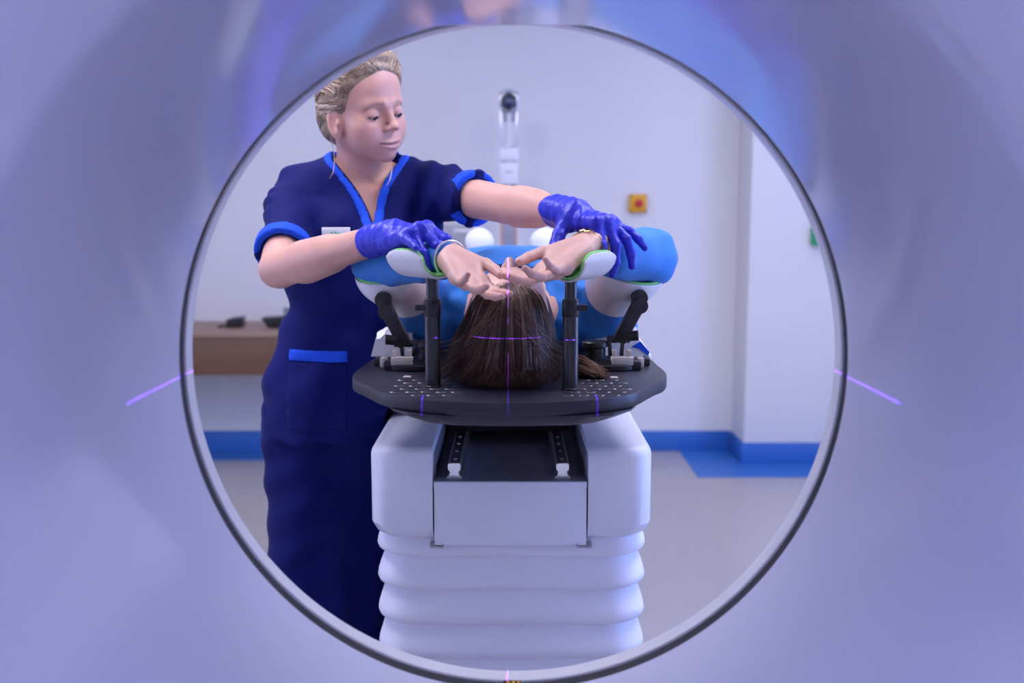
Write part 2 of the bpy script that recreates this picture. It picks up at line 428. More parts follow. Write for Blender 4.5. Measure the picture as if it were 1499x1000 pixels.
# warning sticker at the foot of the bore
zb = BZ - BR * BE
st = MB(); st.box((-.011, 1.172, zb - .001), (.011, 1.200, zb + .0012)); st.build('warning_sticker', M['hole'], t)
mb = MB()
for i in range(3):
    x = -.0085 + .0065 * i; mb.prism([(x, 1.174), (x + .003, 1.174), (x + .0055, 1.198), (x + .0025, 1.198)], zb + .0011, zb + .0016)
sk = mb.build('sticker_stripes', M['yellow'], t); sk['label'] = 'yellow stripes of the sticker'

# ================================================================== the couch
t = thing('treatment_couch', 'lavender white patient couch with bellows pedestal and black cradle', 'couch', (0, 2.3, 0))
YF, ZT, ZB_, ZCH = 1.75, .874, .697, .811
XI0, XI1 = -.144, .138
XO0, XO1 = -.259, .256
def plan(x0, x1, y0, y1, r0, r1=None, n=8):
    """rounded rectangle in plan; front corners radius r0, rear r1"""
    r1 = r0 if r1 is None else r1; p = []
    for cx, cy, r, a0 in ((x1 - r0, y0 + r0, r0, -PI / 2), (x1 - r1, y1 - r1, r1, 0), (x0 + r1, y1 - r1, r1, PI / 2), (x0 + r0, y0 + r0, r0, PI)):
        for a in np.linspace(a0, a0 + PI / 2, n): p.append((cx + r * math.cos(a), cy + r * math.sin(a)))
    return p
def loft(rings):
    n = len(rings[0]); V = [p for r in rings for p in r]; F = []
    for i in range(len(rings) - 1):
        for k in range(n): F.append((i * n + k, i * n + (k + 1) % n, (i + 1) * n + (k + 1) % n, (i + 1) * n + k))
    F.append(tuple(range(n))[::-1]); F.append(tuple((len(rings) - 1) * n + k for k in range(n)))
    return V, F
def shoulder(x0, x1, outer):
    """one side housing: outer front corner round, top edge softly rounded, lower edge tucked in"""
    rings = []; N = 10
    def outline(ins, dz_side):
        p = []; r = .040
        a = x0 + (ins if outer < 0 else 0); b = x1 - (ins if outer > 0 else 0); y0 = YF + ins
        if outer < 0:
            for t_ in np.linspace(PI, 1.5 * PI, N): p.append((a + r + r * math.cos(t_), y0 + r + r * math.sin(t_)))
            p += [(b, y0), (b, 3.3), (a, 3.3)]
        else:
            p.append((a, y0))
            for t_ in np.linspace(1.5 * PI, 2 * PI, N): p.append((b - r + r * math.cos(t_), y0 + r + r * math.sin(t_)))
            p += [(b, 3.3), (a, 3.3)]
        return p
    for z, ins in [(ZB_, .030), (ZB_ + .004, .020), (ZB_ + .014, .008), (ZB_ + .032, 0), (ZT - .018, 0), (ZT - .011, .0015), (ZT - .005, .005), (ZT - .0015, .010), (ZT, .017)]:
        rings.append([(x, y, z) for x, y in outline(ins, 0)])
    return loft(rings)
MB().add(*shoulder(XO0, XI0, -1)).build('side_housing', M['couchw'], t, angle=30)
MB().add(*shoulder(XI1, XO1, 1)).build('side_housing', M['couchw'], t, angle=30)
MB().box((XI0 + .0025, YF + .001, ZB_ - .006), (XI1 - .0025, YF + .03, ZCH - .001), .002).build('front_cover', M['couchw'], t)
ch = MB().box((XI0, YF + .004, ZCH - .012), (XI1, 3.28, ZCH)).box((XI0 - .0005, YF + .034, ZCH), (XI0 + .004, 3.28, ZT - .019)).box((XI1 - .004, YF + .034, ZCH), (XI1 + .0005, 3.28, ZT - .019))
ch.build('channel', M['channel'], t, label='dark grey channel between the housings')
for cx in (-.1055, .0925):
    prof = [(-.014, 0), (.014, 0), (.014, .003), (.010, .005), (.0075, .012), (.0115, .017), (.0115, .026), (.009, .028), (-.009, .028), (-.0115, .026), (-.0115, .017), (-.0075, .012), (-.010, .005), (-.014, .003)]
    r = MB().prism([(cx + a, ZCH + b) for a, b in prof], YF + .022, 3.2, 'y'); ro = r.build('guide_rail', M['steel'], t, smooth=False)
    cb = MB()
    cb.box((cx - .009, YF + .026, ZCH + .0272), (cx + .009, 3.2, ZCH + .0292)).build('rail_cover', M['black'], ro)
    for k in range(6): MB().lathe([(.0035, -.001), (.0035, .0012), (0, .0012)], (cx, YF + .05 + .06 * k, ZCH + .0292), n=12).build('rail_screw', M['steel'], ro)
MB().box((-.128, 2.02, ZCH + .030), (.122, 3.1, .984), .008).build('carriage', M['black'], t)
# black cradle under the patient
cp = [(.0, 1.425), (.11, 1.43), (.15, 1.445), (.18, 1.48), (.197, 1.53), (.2, 1.58), (.2, 1.85), (.19, 1.95), (.19, 3.7)]
full = [(-x, y) for x, y in cp[:0:-1]] + cp
rings = []
for z, ins, fy in ((.9995, 0, 0), (.997, 0, 0), (.988, .022, .002), (.984, .032, .005), (.9825, .042, .012)):
    rings.append([(np.sign(x) * max(abs(x) - ins * min(1, abs(x) / .12), 0), y + fy * (y < 3), z) for x, y in full])
MB().add(*loft(rings)).build('cradle', M['carbon'], t, angle=28, label='black cradle carrying the board')
# bellows
folds = [.715, .655, .590, .522, .455, .385, .315, .245, .175, .115]
rings = []
for i in range(len(folds) - 1):
    za, zb2 = folds[i], folds[i + 1]
    for s_, b in ((0, -.002), (.06, -.001), (.20, .003), (.40, .0085), (.60, .0125), (.75, .0140), (.87, .0115), (.96, .004)):
        z = za + (zb2 - za) * s_; o = b
        rings.append([(x, y, z) for x, y in plan(-.244 - o, .241 + o, YF + .040 - o * .9, 3.05 + o, .070, .06, 10)])
MB().add(*loft(rings[::-1])).build('bellows', M['bell'], t, angle=60)
MB().box((-.30, 1.80, 0), (.30, 3.2, .118), .02).build('floor_plinth', M['couchw'], t)
for xa, xb in ((XI0 - .006, XI0 + .019), (XI1 - .020, XI1 + .008)):
    b = MB().box((xa, YF - .001, ZB_ - .0105), (xb, YF + .03, ZB_ - .0075)).box((xa, YF - .0015, ZB_ - .0105), (xa + .002, YF + .004, ZB_ - .002)).box((xb - .002, YF - .0015, ZB_ - .0105), (xb, YF + .004, ZB_ - .002))
    b.build('cover_bracket', M['grey'], t)

# ================================================================== breast board with arm supports
ZP = 1.021
t = thing('breast_board', 'black winged positioning board with arm supports on the couch under the patient', 'positioning board', (0, 1.7, 1.0))
right = [(745, 590), (810, 588.5), (873, 585), (905, 580.5), (931, 575), (948, 566.5), (960, 560.5), (971, 556), (976, 549.5), (973, 543), (962, 534)]
left = [(533, 534), (521, 543), (516, 549.5), (518, 555), (528, 560), (541, 566), (557, 573.5), (585, 579.5), (620, 584.5), (680, 588.8)]
poly = [tuple(PZ(u, v, ZP)[:2]) for u, v in right] + [(.255, 1.86), (.20, 1.94), (.19, 2.36), (-.19, 2.36), (-.20, 1.94), (-.255, 1.86)] + [tuple(PZ(u, v, ZP)[:2]) for u, v in left]
def dens(p, n=3):
    p = np.array(p); o = []; m = len(p)
    for i in range(m):
        a, b, c, d = p[i - 1], p[i], p[(i + 1) % m], p[(i + 2) % m]
        for k in range(n):
            s_ = k / n; o.append(tuple(.5 * ((2 * b) + (c - a) * s_ + (2 * a - 5 * b + 4 * c - d) * s_ ** 2 + (3 * b - a - 3 * c + d) * s_ ** 3)))
    return o
pl = MB().prism(dens(poly), 1.0, ZP, 'z', .0022)
plate = pl.build('board_plate', M['carbon'], t, angle=30)
# peg slots in the plate: rows of short slots beside each post
for x0 in (-.215, .085):
    for i in range(6):
        for j in range(6):
            x = x0 + .0235 * i + (.0118 if j % 2 else 0); y = 1.475 + .027 * j; lim = .135 + (y - 1.45) * 1.1
            if abs(x) > lim or abs(x) > .180 or abs(x) < .075: continue
            pts = [(x - .0075 * math.cos(a) , y - .0036 * math.sin(a), ZP + .0003) for a in np.linspace(0, 2 * PI, 17)]
            q = MB().prism([(p[0], p[1]) for p in pts[:-1]], ZP - .002, ZP + .0003); k = len(q.F); q.tube([A(*p) + A(0, 0, .0002) for p in pts[1:8]], .0005, 6); q.build('peg_slot', None, plate, mats=[M['hole'], M['rim']], midx=[0] * k + [1] * (len(q.F) - k))
            
for u, v in ((596, 552), (899, 553)):
    p = PZ(u, v, ZP); mb = MB().box((p[0] - .006, p[1] - .008, ZP - .001), (p[0] + .006, p[1] + .008, ZP + .001)); mb.build('index_mark', M['beige'], plate, smooth=False)

def tube_post(u, v, vtop, side):
    b = PZ(u, v, ZP); x, y = b[0], b[1]; zt = P(u, vtop, y)[2]; zs = P(u, 437, y)[2]
    m = MB().lathe([(.0122, ZP + .0003), (.0122, zs - .001), (.0112, zs), (.0095, zs), (.0095, zt - .010), (.0108, zt - .010), (.0108, zt)], (x, y, 0), n=32)
    o = m.build('support_post', M['blackmet'], t, angle=30)
    c = MB().lathe([(.0128, zs - .028), (.0135, zs - .027), (.0135, zs - .004), (.0128, zs - .003)], (x, y, 0), n=32)
    c.obox((x + side * .018, y - .004, zs - .014), (1, 0, 0), (0, 1, 0), (0, 0, 1), (.008, .006, .0045), .001)
    c.build('post_clamp', M['black'], o)
    f = MB().lathe([(.0145, ZP), (.0145, ZP + .002), (.0125, ZP + .0035)], (x, y, 0), n=32); f.build('post_foot', M['black'], o)
    return A(x, y, zt)
PL = tube_post(634, 566, 404, -1)
PR = tube_post(834.5, 570, 404, 1)

def trough(name, a, b, r, up, cut, parent, squash=None, thick=.0035):
    """half pipe shell from a to b open towards `up`, with a green foam edge lining inside"""
    a, b, up = A(*a), A(*b), nrm(up); d = nrm(b - a); up = nrm(up - d * np.dot(up, d))
    lo = np.minimum(a, b) - r - .02; hi = np.maximum(a, b) + r + .02
    def field(r_out, r_in, extra_cut, ext):
        g = Grid.uni(lo, hi, .0018); X, Y, Z = g.co()
        T = np.clip((X - a[0]) * d[0] + (Y - a[1]) * d[1] + (Z - a[2]) * d[2], -1, 1).astype(f32)
        L = np.linalg.norm(b - a)
        px, py, pz = X - a[0] - T * d[0], Y - a[1] - T * d[1], Z - a[2] - T * d[2]
        rad = np.sqrt(px ** 2 + py ** 2 + pz ** 2); h = px * up[0] + py * up[1] + pz * up[2]
        s_ = (T - L / 2) / (L / 2 + ext)
        hc = cut + extra_cut - .30 * r * np.clip(np.abs(s_), 0, 1.3) ** 4          # rim dips to rounded ends
        f = np.maximum(np.maximum(rad - r_out, r_in - rad), h - hc)
        end = np.abs(T - L / 2) - (L / 2 + ext) * np.sqrt(np.clip(1.02 - (np.clip((h - cut) / (r * 1.5), -1, 1)) ** 2 * .55, .05, 1))
        return g, np.maximum(f, end)
    g, F = field(r, r - thick, 0, 0); V, Q = g.mesh(F.astype(f32)); V = smooth_mesh(V, Q, 3)
    sh = meshobj(name, V, Q, M['cupw'], parent)
    g, F = field(r - thick + .0003, r - thick - .0045, .002, -.002); V, Q = g.mesh(F.astype(f32)); V = smooth_mesh(V, Q, 3)
    meshobj('foam_lining', V, Q, M['green'], sh, label='green foam lining')
    return sh
EL, ER = P(556, 386, 1.78), P(948, 376, 1.78)              # elbows of the patient
WL, WR = P(662, 380, 1.56), P(850, 366, 1.56)              # wrists
SL, SR = A(-.155, 2.00, 1.085), A(.165, 2.00, 1.085)       # shoulders
trough('wrist_support', PL + A(-.045, .055, .036), PL + A(.018, -.024, .036), .040, (0, -.05, 1), .006, t)
trough('wrist_support', PR + A(.042, .056, .034), PR + A(-.012, -.016, .030), .040, (0, -.05, 1), .006, t)
def cup(name, u, v, Y, S, r, parent, n, off, R_=None):
    c = P(u, v, Y); d = nrm(S - c); lo = np.minimum(c, c + d * .09) - r - .01; hi = np.maximum(c, c + d * .09) + r + .01
    def mk(ro, ri, o):
        g = Grid.uni(lo, hi, .002); X, Y_, Z = g.co(); fo = cap(c, c + d * .08, ro, ro * .92)[0](X, Y_, Z); fi = cap(c, c + d * .08, ri, ri * .92)[0](X, Y_, Z)
        nn = nrm(n); pl_ = (X - c[0]) * nn[0] + (Y_ - c[1]) * nn[1] + (Z - c[2]) * nn[2] - o
        V, Q = g.mesh(np.maximum(np.maximum(fo, -fi), pl_).astype(f32)); return smooth_mesh(V, Q, 3), Q
    V, Q = mk(r, r - .004, off); o = meshobj(name, V, Q, M['cupw'], parent)
    V, Q = mk(r - .0037, r - .009, off + .003); meshobj('foam_lining', V, Q, M['green'], o, label='green foam lining')
    return o
cup('elbow_support', 571, 396, 1.78, SL, .064, t, (-.10, -.30, 1), -.002)
cup('elbow_support', 921, 394, 1.78, SR, .064, t, (.22, -.30, 1), -.004)

def bracket(pk, pe, pb, s):
    """knuckle below the elbow cup, slanted arm, turntable base with knob and clamp; s = -1 left, +1 right"""
    arm = thing  # noqa
    k = MB(); k.tube([pk + A(0, .030, .004), pk], .0125, 20); k.tube([pk + A(0, 0, 0), pk + A(0, -.014, -.002)], .0145, 20)
    k.bar(pk + A(0, -.004, .004), pe, .024, .020, (0, 1, 0), .004)
    a = k.build('support_arm', M['black'], t)
    m = MB().bar(pe + A(0, 0, .004), pb, .024, .020, (0, 1, 0), .004); m.build('lower_link', M['black'], a)
    j = MB().tube([pe + A(0, -.016, 0), pe + A(0, .016, 0)], .0135, 20); j.build('hinge', M['black'], a)
    q = MB(); 
    for dx in (-.012, .012): q.bar(pb + A(dx - s * .004, 0, .006), A(pb[0] + dx * .8 - s * .004, pb[1], ZP + .022), .006, .012, (0, 1, 0), .001)
    q.tube([pb + A(-.02, 0, .004), pb + A(.02, 0, .004)], .0065, 14)
    q.build('fork', M['blackmet'], a)
    pv = MB().tube([pb + A(s * .016, -.006, .010), pb + A(s * .034, -.010, .012)], .009, 14); pv.build('lock_knob', M['black'], a)
    bx, by = pb[0] - s * .012, pb[1] + .01
    base = MB().lathe([(.050, ZP + .0002), (.052, ZP + .002), (.052, ZP + .009), (.049, ZP + .011), (.030, ZP + .012), (.028, ZP + .017), (0, ZP + .017)], (bx, by, 0), n=40)
    base.box((bx - s * .002 - .05, by - .040, ZP + .0004), (bx + .05, by - .012, ZP + .016), .003)
    b = base.build('turntable', M['black'], t)
    kn = MB().lathe([(.018, ZP + .011), (.018, ZP + .036), (.020, ZP + .037), (.023, ZP + .039), (.023, ZP + .046), (.021, ZP + .048), (0, ZP + .048)], (bx - s * .028, by - .006, 0), n=28)
    kn.build('rotary_knob', M['black'], b)
    cl = MB(); cx = bx + s * .016; cy = by - .034
    cl.box((cx - .019, cy - .008, ZP + .0165), (cx + .019, cy + .010, ZP + .024), .0015)
    cl.box((cx - .019, cy - .009, ZP + .010), (cx + .019, cy - .006, ZP + .024), .001)
    cl.box((cx - .016, cy - .004, ZP + .024), (cx - .009, cy + .008, ZP + .036), .001); cl.box((cx + .009, cy - .004, ZP + .024), (cx + .016, cy + .008, ZP + .036), .001)
    cl.build('clamp', M['beige'], b, label='beige plastic clamp')
    gd = MB(); gd.box((bx - s * .030 - .004, by - .0415, ZP + .004), (bx - s * .030 + .004, by - .0395, ZP + .008)); gd.build('release_mark', M['green'], b, label='green release mark', smooth=False)
    ex = MB(); ex.box((bx + s * .060 - .012, by + .01, ZP + .0003), (bx + s * .060 + .012, by + .045, ZP + .014), .003); ex.build('slide_block', M['black'], t)
    bl = MB(); bl.box((bx + s * .052 - .006, by - .012, ZP + .0003), (bx + s * .052 + .006, by + .012, ZP + .018), .002); bl.build('slide_stop', M['beige'], t, label='beige slide stop')
bracket(P(562, 437, 1.735), P(566, 456, 1.73), P(594, 506, 1.735), -1)
bracket(P(935, 434, 1.735), P(936, 447, 1.73), P(905, 500, 1.735), 1)

# white sheets showing past the board on either side
def sheet(name, pts, Y0, Y1, label):
    """folded cloth: front outline given by photo points at Y0, carried back to Y1 with a sagging fold"""
    a = [P(u, v, Y0) for u, v in pts]; n = len(a); rings = []
    for s_ in np.linspace(0, 1, 7):
        rings.append([p + A(.004 * math.sin(7 * s_ + i), (Y1 - Y0) * s_, .004 * s_) for i, p in enumerate(a)])
    o = MB().add(*loft(rings)).build(name, M['linen'], None, angle=50, origin=np.mean(a, 0)); setp(o, label, 'sheet', kind=None); return o
sheet('folded_sheet', [(543, 522), (547, 496), (553, 496), (564, 488), (570, 494), (596, 496), (598, 523)], 1.83, 1.98, 'white folded sheet beside the left arm support bracket')
s2 = sheet('folded_sheet', [(874, 524), (880, 505), (915, 497), (926, 490), (937, 489), (938, 500), (952, 521), (953, 525)], 1.84, 2.00, 'white folded sheet with a blue band behind the right arm bracket')
mb = MB(); q = [P(924, 508, 1.838), P(938, 500, 1.838), P(951, 516, 1.838), P(949, 521, 1.838), P(936, 511, 1.838)]
V = [p for p in q] + [p + A(0, .06, 0) for p in q]; mb.add(V, [(0, 1, 2, 3, 4), (9, 8, 7, 6, 5)] + [(i, (i + 1) % 5, 5 + (i + 1) % 5, 5 + i) for i in range(5)])
mb.build('blue_band', M['trim'], s2, label='blue band along the edge')

# ================================================================== things against the walls
# desk
t = thing('wall_desk', 'floating oak desk with a deep apron against the rear wall', 'desk', (-1.9, 5.0, .496))
MB().box((-2.98, 4.765, .682), (-.72, YB - .001, .707), .003).build('desk_top', M['woodtop'], t)
MB().box((-2.98, 4.775, .496), (-.74, YB - .002, .681), .003).build('apron', M['wood'], t)
# handset dock and card terminal on the desk
c = P(344, 466, 5.0); z0 = .7075
t = thing('desk_phone', 'small black box with a short lead on the desk, nearest the bore edge', 'device', (c[0], 5.0, z0))
b = MB().prism([(c[0] - .036, z0), (c[0] + .040, z0), (c[0] + .040, z0 + .052), (c[0] - .020, z0 + .046), (c[0] - .036, z0 + .038)], 4.96, 5.05, 'y', .004); b.build('body', M['black'], t)
MB().tube([(c[0] - .034, 4.98, z0 + .012), (c[0] - .055, 4.975, z0 + .008), (c[0] - .08, 4.97, z0 + .006)], .006, 10).build('lead', M['black'], t)
c = P(402, 466, 5.0)
t = thing('card_terminal', 'black wedge shaped terminal on the desk beside the clinician', 'device', (c[0], 5.0, z0))
b = MB().prism([(c[0] - .02, z0), (c[0] + .045, z0), (c[0] + .05, z0 + .055), (c[0] - .055, z0 + .05), (c[0] - .05, z0 + .036)], 4.95, 5.04, 'y', .004); b.build('body', M['black'], t)
c2 = P(424, 466, 5.08)
t = thing('desk_display', 'small greenish display on a white foot behind the black terminal', 'display', (c2[0], 5.08, z0))
MB().box((c2[0] - .035, 5.06, z0), (c2[0] + .055, 5.12, z0 + .035), .004).build('foot', M['white'], t)
MB().box((c2[0] - .028, 5.065, z0 + .034), (c2[0] + .06, 5.085, z0 + .092), .004).build('screen', mat('display_grey', (.20, .25, .22), .4), t)
# emergency stop
c = P(933, 298, YB)
t = thing('emergency_stop', 'square yellow emergency stop box with a red button on the rear wall', 'button', (c[0], YB, c[2]))
b = MB().box((c[0] - .045, YB - .045, c[2] - .047), (c[0] + .045, YB, c[2] + .047), .006).build('housing', M['yellow'], t)
m = MB().lathe([(.016, -.062), (.016, -.046)], (c[0], YB, c[2]), 'y', 28).lathe([(0, -.078), (.012, -.0775), (.019, -.075), (.0215, -.070), (.0215, -.064), (.018, -.061)], (c[0], YB, c[2]), 'y', 28); m.build('push_button', M['red'], t)
for dx in (-.038, .038):
    for dz in (-.040, .040): MB().lathe([(.0045, -.047), (.0045, -.044)], (c[0] + dx, YB, c[2] + dz), 'y', 12).build('corner_screw', M['black'], b)
# green release box
c = P(1203, 345, YJ)
t = thing('door_release', 'green call point box on the jutting wall at the bore edge', 'button', (c[0], YJ, c[2]))
MB().box((c[0] - .058, YJ - .05, c[2] - .047), (c[0] + .048, YJ, c[2] + .047), .006).build('housing', M['greenp'], t)
MB().box((c[0] - .035, YJ - .053, c[2] - .03), (c[0] + .028, YJ - .049, c[2] + .03), .002).build('press_plate', M['white'], t)
# laser column
c = P(745, 200, 4.85); cx, cy = c[0], 4.85; Zt = P(745, 134, 4.85)[2]
zz = lambda v: P(745, v, 4.85)[2]
t = thing('laser_column', 'slim aluminium tracking column with a hexagonal camera head behind the patient', 'column', (cx, cy, 0))
m = MB().prism([(cx - .039, cy - .03), (cx - .028, cy - .03), (cx - .028, cy - .016), (cx + .028, cy - .016), (cx + .028, cy - .03), (cx + .039, cy - .03), (cx + .039, cy + .035), (cx - .039, cy + .035)], .02, zz(212), 'z'); m.build('profile', M['alu'], t, smooth=False)
m = MB().box((cx - .041, cy - .034, .02), (cx - .031, cy - .031, zz(262))).box((cx + .030, cy - .034, .02), (cx + .038, cy - .031, zz(262))); m.build('edge_strip', M['copper'], t)
m = MB()
for s_ in (-1, 1): m.box((cx + s_ * .037 - .004, cy - .02, zz(216)), (cx + s_ * .037 + .004, cy + .02, zz(160)), .001)
m.build('side_rails', M['alu'], t)
MB().tube([(cx, cy - .012, zz(300)), (cx, cy - .012, zz(166))], .0085, 20).build('light_rod', M['white'], t, label='white vertical rod')
MB().box((cx - .035, cy - .01, zz(178)), (cx + .035, cy + .03, zz(160)), .003).build('neck', M['grey'], t)
m = MB().box((cx - .046, cy - .045, zz(236)), (cx + .046, cy + .04, zz(218)), .005).box((cx - .043, cy - .042, zz(270)), (cx + .043, cy + .04, zz(238)), .004); m.build('collar', M['white'], t, label='white plastic collar')
MB().box((cx - .02, cy - .0435, zz(253)), (cx + .016, cy - .0418, zz(251))).build('collar_mark', M['grey'], t)
zc = zz(150)
hexp = lambda r: [(cx + r * math.cos(PI / 6 + k * PI / 3), zc + r * math.sin(PI / 6 + k * PI / 3)) for k in range(6)]
h = MB().prism(hexp(.051), cy - .05, cy + .035, 'y', .004).build('camera_head', M['alu'], t)
MB().prism(hexp(.044), cy - .054, cy - .049, 'y', .002).build('head_bezel', M['black'], h)
MB().lathe([(0, -.062), (.018, -.060), (.026, -.056), (.026, -.052)], (cx, cy, zc), 'y', 28).build('lens', M['lens'], h)
m = MB().prism([(cx - .048, zz(144)), (cx, zz(137)), (cx + .048, zz(144)), (cx + .044, zz(136)), (cx, zz(131)), (cx - .044, zz(136))], cy - .045, cy + .035, 'y', .003); m.build('head_cap', M['grey'], t)
MB().box((cx - .16, cy - .14, 0), (cx + .16, cy + .14, .022), .006).build('base_plate', M['grey'], t)
# grey cabinet panel on the rear wall
a = P(616, 330, 5.2); b = P(693, 420, 5.2)
t = thing('wall_cabinet', 'grey wall box with a pale label seen under the outstretched arm', 'cabinet', ((a[0] + b[0]) / 2, YB, b[2]))
k = MB().box((a[0], 5.12, b[2]), (b[0], YB, a[2]), .006).build('housing', M['grey'], t)
c = P(677, 338, 5.12); MB().box((c[0] - .045, 5.117, c[2] - .011), (c[0] + .045, 5.1205, c[2] + .011), .002).build('label_plate', M['white'], t)
# ================================================================== people
def evalp(prims, p):
    a = np.full(len(p), .5)
    for op, (f, lo, hi), k in prims:
        if op != 'u': continue
        d = f(p[:, 0], p[:, 1], p[:, 2])
        if k > 0: h = np.maximum(k - np.abs(a - d), 0) / k; a = np.minimum(a, d) - h * h * k * .25
        else: a = np.minimum(a, d)
    return a
def head_prims(slot, smile=True, scale=1.0):
    """female head in its own frame: x left, y forward (face), z up; eyes at z = 0"""
    E = lambda c, r, R=None: ell(c, r, R); p = []
    u = lambda pr, k=.02: p.append(('u', pr, k)); s = lambda pr, k=.004: p.append(('s', pr, k))
    u(E((0, -.006, .032), (.0695, .081, .088)), 0)                 # cranium
    u(E((0, .030, -.012), (.0575, .055, .062)), .025)                # mid face
    u(E((0, .036, .050), (.058, .048, .045)), .03)                 # forehead
    for x in (-1, 1):
        u(cap((x * .046, -.002, -.038), (x * .012, .060, -.080), .0170, .0120), .018)   # jaw line
        u(E((x * .039, .051, -.022), (.022, .022, .018)), .022)    # cheekbone
        u(E((x * .031, .050, -.046), (.025, .026, .028)), .026)    # cheek
        u(cap((x * .012, .084, .019), (x * .042, .068, .019), .007, .006), .016)      # brow ridge
    u(E((0, .071, -.082), (.0150, .014, .0130)), .014)               # chin
    u(E((0, .075, -.058), (.024, .015, .019)), .018)               # muzzle
    for x in (-1, 1):
        s(E((x * .031, .093, .000), (.019, .015, .012)), .016)     # eye socket
    u(cap((0, .082, .010), (0, .099, -.020), .0062, .0072), .010)  # nose bridge
    u(E((0, .1025, -.0245), (.0088, .0092, .0080)), .006)            # nose tip
    for x in (-1, 1):
        u(E((x * .0098, .0905, -.0280), (.0060, .0090, .0064)), .006)
        s(E((x * .0055, .0975, -.0345), (.0033, .0050, .0034)), .003)
    # lips laid on the face surface along the mouth line
    def ys(x, z):
        lo, hi = .03, .12
        for _ in range(22):
            m_ = (lo + hi) / 2
            if evalp(base0, np.array([[x, m_, z]]))[0] < 0: lo = m_
            else: hi = m_
        return lo
    base0 = [q for q in p if q[0] == 'u']; n_ = 9; xs_ = np.linspace(-.0265, .0265, n_); zm = lambda x: -.0590 + (.0035 if smile else .002) * (abs(x) / .0265) ** 1.7
    up_, dn_, sl_ = [], [], []
    for x in xs_:
        z = zm(x); f_ = max(1 - (abs(x) / .0265) ** 2, 0)
        up_.append((A(x, ys(x, z + .0032 * f_) - .0014, z + .0034 * f_), .0012 + .0022 * f_)); dn_.append((A(x * .86, ys(x * .86, z - .005 * f_) - .0016, z - .0056 * f_ - .0004), .0012 + .0026 * f_)); sl_.append((A(x, ys(x, z) + .0002 + .0010 * f_, z), .0013 + .0013 * f_))
    for q in (up_, dn_):
        for a_, b_ in zip(q[:-1], q[1:]): u(cap(a_[0], b_[0], a_[1], b_[1]), .0035)
    if smile:
        for a_, b_ in zip(sl_[:-1], sl_[1:]): s(cap(a_[0], b_[0], a_[1], b_[1]), .0012)
    # lids
    for x in (-1, 1):
        u(E((x * .031, .0705, .000), (.0148, .0140, .0132)), .004)
        if slot:
            s(rbox((x * .0315, .084, -.0068), (.0115, .010, .0011), .0010), .0012)
        else:
            s(cap((x * .021, .0835, -.0050), (x * .031, .0858, -.0072), .0008), .001); s(cap((x * .031, .0858, -.0072), (x * .042, .0815, -.0045), .0008), .001)
    # ears
    for x in (-1, 1):
        R = np.array([nrm((1, .30 * x, 0)), nrm((-.30 * x, 1, .18)), nrm((0, -.18, 1))])
        u(ell((x * .0710, .003, -.017), (.0068, .0175, .0310), R), .006)
        s(ell((x * .0800, .007, -.013), (.0085, .0100, .0185), R), .004)
        u(ell((x * .0720, .015, -.017), (.0050, .0045, .0080), R), .004)
    u(cap((0, -.018, -.045), (0, -.018, -.105), .043, .042), .025)  # neck
    return p
def head_tint(V, T, c, s=1.0, base=(.66, .355, .275), brows=(.30, .20, .14), lipc=(.58, .29, .28), closed=False):
    L = (V - c) @ T.T / s; x, y, z = L.T; col = np.tile(np.array(base), (len(V), 1)); at = ((L ** 2).sum(1) < .19 ** 2) & (y < .125)
    def mix(w, c2): 
        w = (np.clip(w, 0, 1) * at)[:, None]; col[:] = col * (1 - w) + np.array(c2) * w
    g = lambda d2: np.exp(-d2)
    near = (y > .02) & (np.abs(x) < .09) & (np.abs(z) < .13)
    b = g(((np.abs(x) - .040) / .020) ** 2 + ((z + .032) / .020) ** 2) * near * (y > .035); mix(b * .28, (.74, .33, .29))
    mix(g((x / .012) ** 2 + ((z + .026) / .010) ** 2) * near * (y > .08) * .3, (.72, .34, .30))
    lz = np.maximum(1 - (np.abs(x) / .0235) ** 2, 0); up_ = -.0525 + .0010 * (np.abs(x) / .02) ** 1.5; dn = -.0690 + .012 * (np.abs(x) / .022) ** 2
    mix(((z < up_) & (z > dn) & (lz > 0) & (y > .075)) * .85, lipc)
    ml = -.0590 + (.002 if closed else .0035) * (np.abs(x) / .0265) ** 1.7; mix(np.exp(-((z - ml) / (.0016 if not closed else .0008)) ** 2) * ((np.abs(x) < .0262) & (y > .06)) * .9, (.16, .05, .05))
    bz = .0215 - 7.0 * np.clip(np.abs(x) - .028, 0, 1) ** 1.6 + .05 * (np.abs(x) - .030)
    mix(g(((z - bz) / .0028) ** 2) * ((np.abs(x) > .013) & (np.abs(x) < .048) & (y > .045)) * .72, brows)
    lash = g(((z + (.0066 if closed else .0052) - .6 * (np.abs(x) - .031) ** 2 * (30 if closed else 14)) / .0016) ** 2) * ((np.abs(np.abs(x) - .031) < .0125) & (y > .068)); mix(lash * .95, (.05, .035, .03))
    mix(g(((np.abs(x) - .031) / .016) ** 2 + ((z - .006) / .009) ** 2) * near * (y > .05) * .22, (.50, .28, .25))
    ear = (np.abs(x) > .066) & (np.abs(z + .017) < .036) & (y < .022) & (y > -.03); mix(ear * .30, (.72, .34, .28))
    return col
def frame(fwd, up):
    f = nrm(fwd); l = nrm(np.cross(up, f)); return np.array([l, f, np.cross(l, f)]) if np.dot(np.cross(l, f), up) > 0 else np.array([l, f, -np.cross(l, f)])
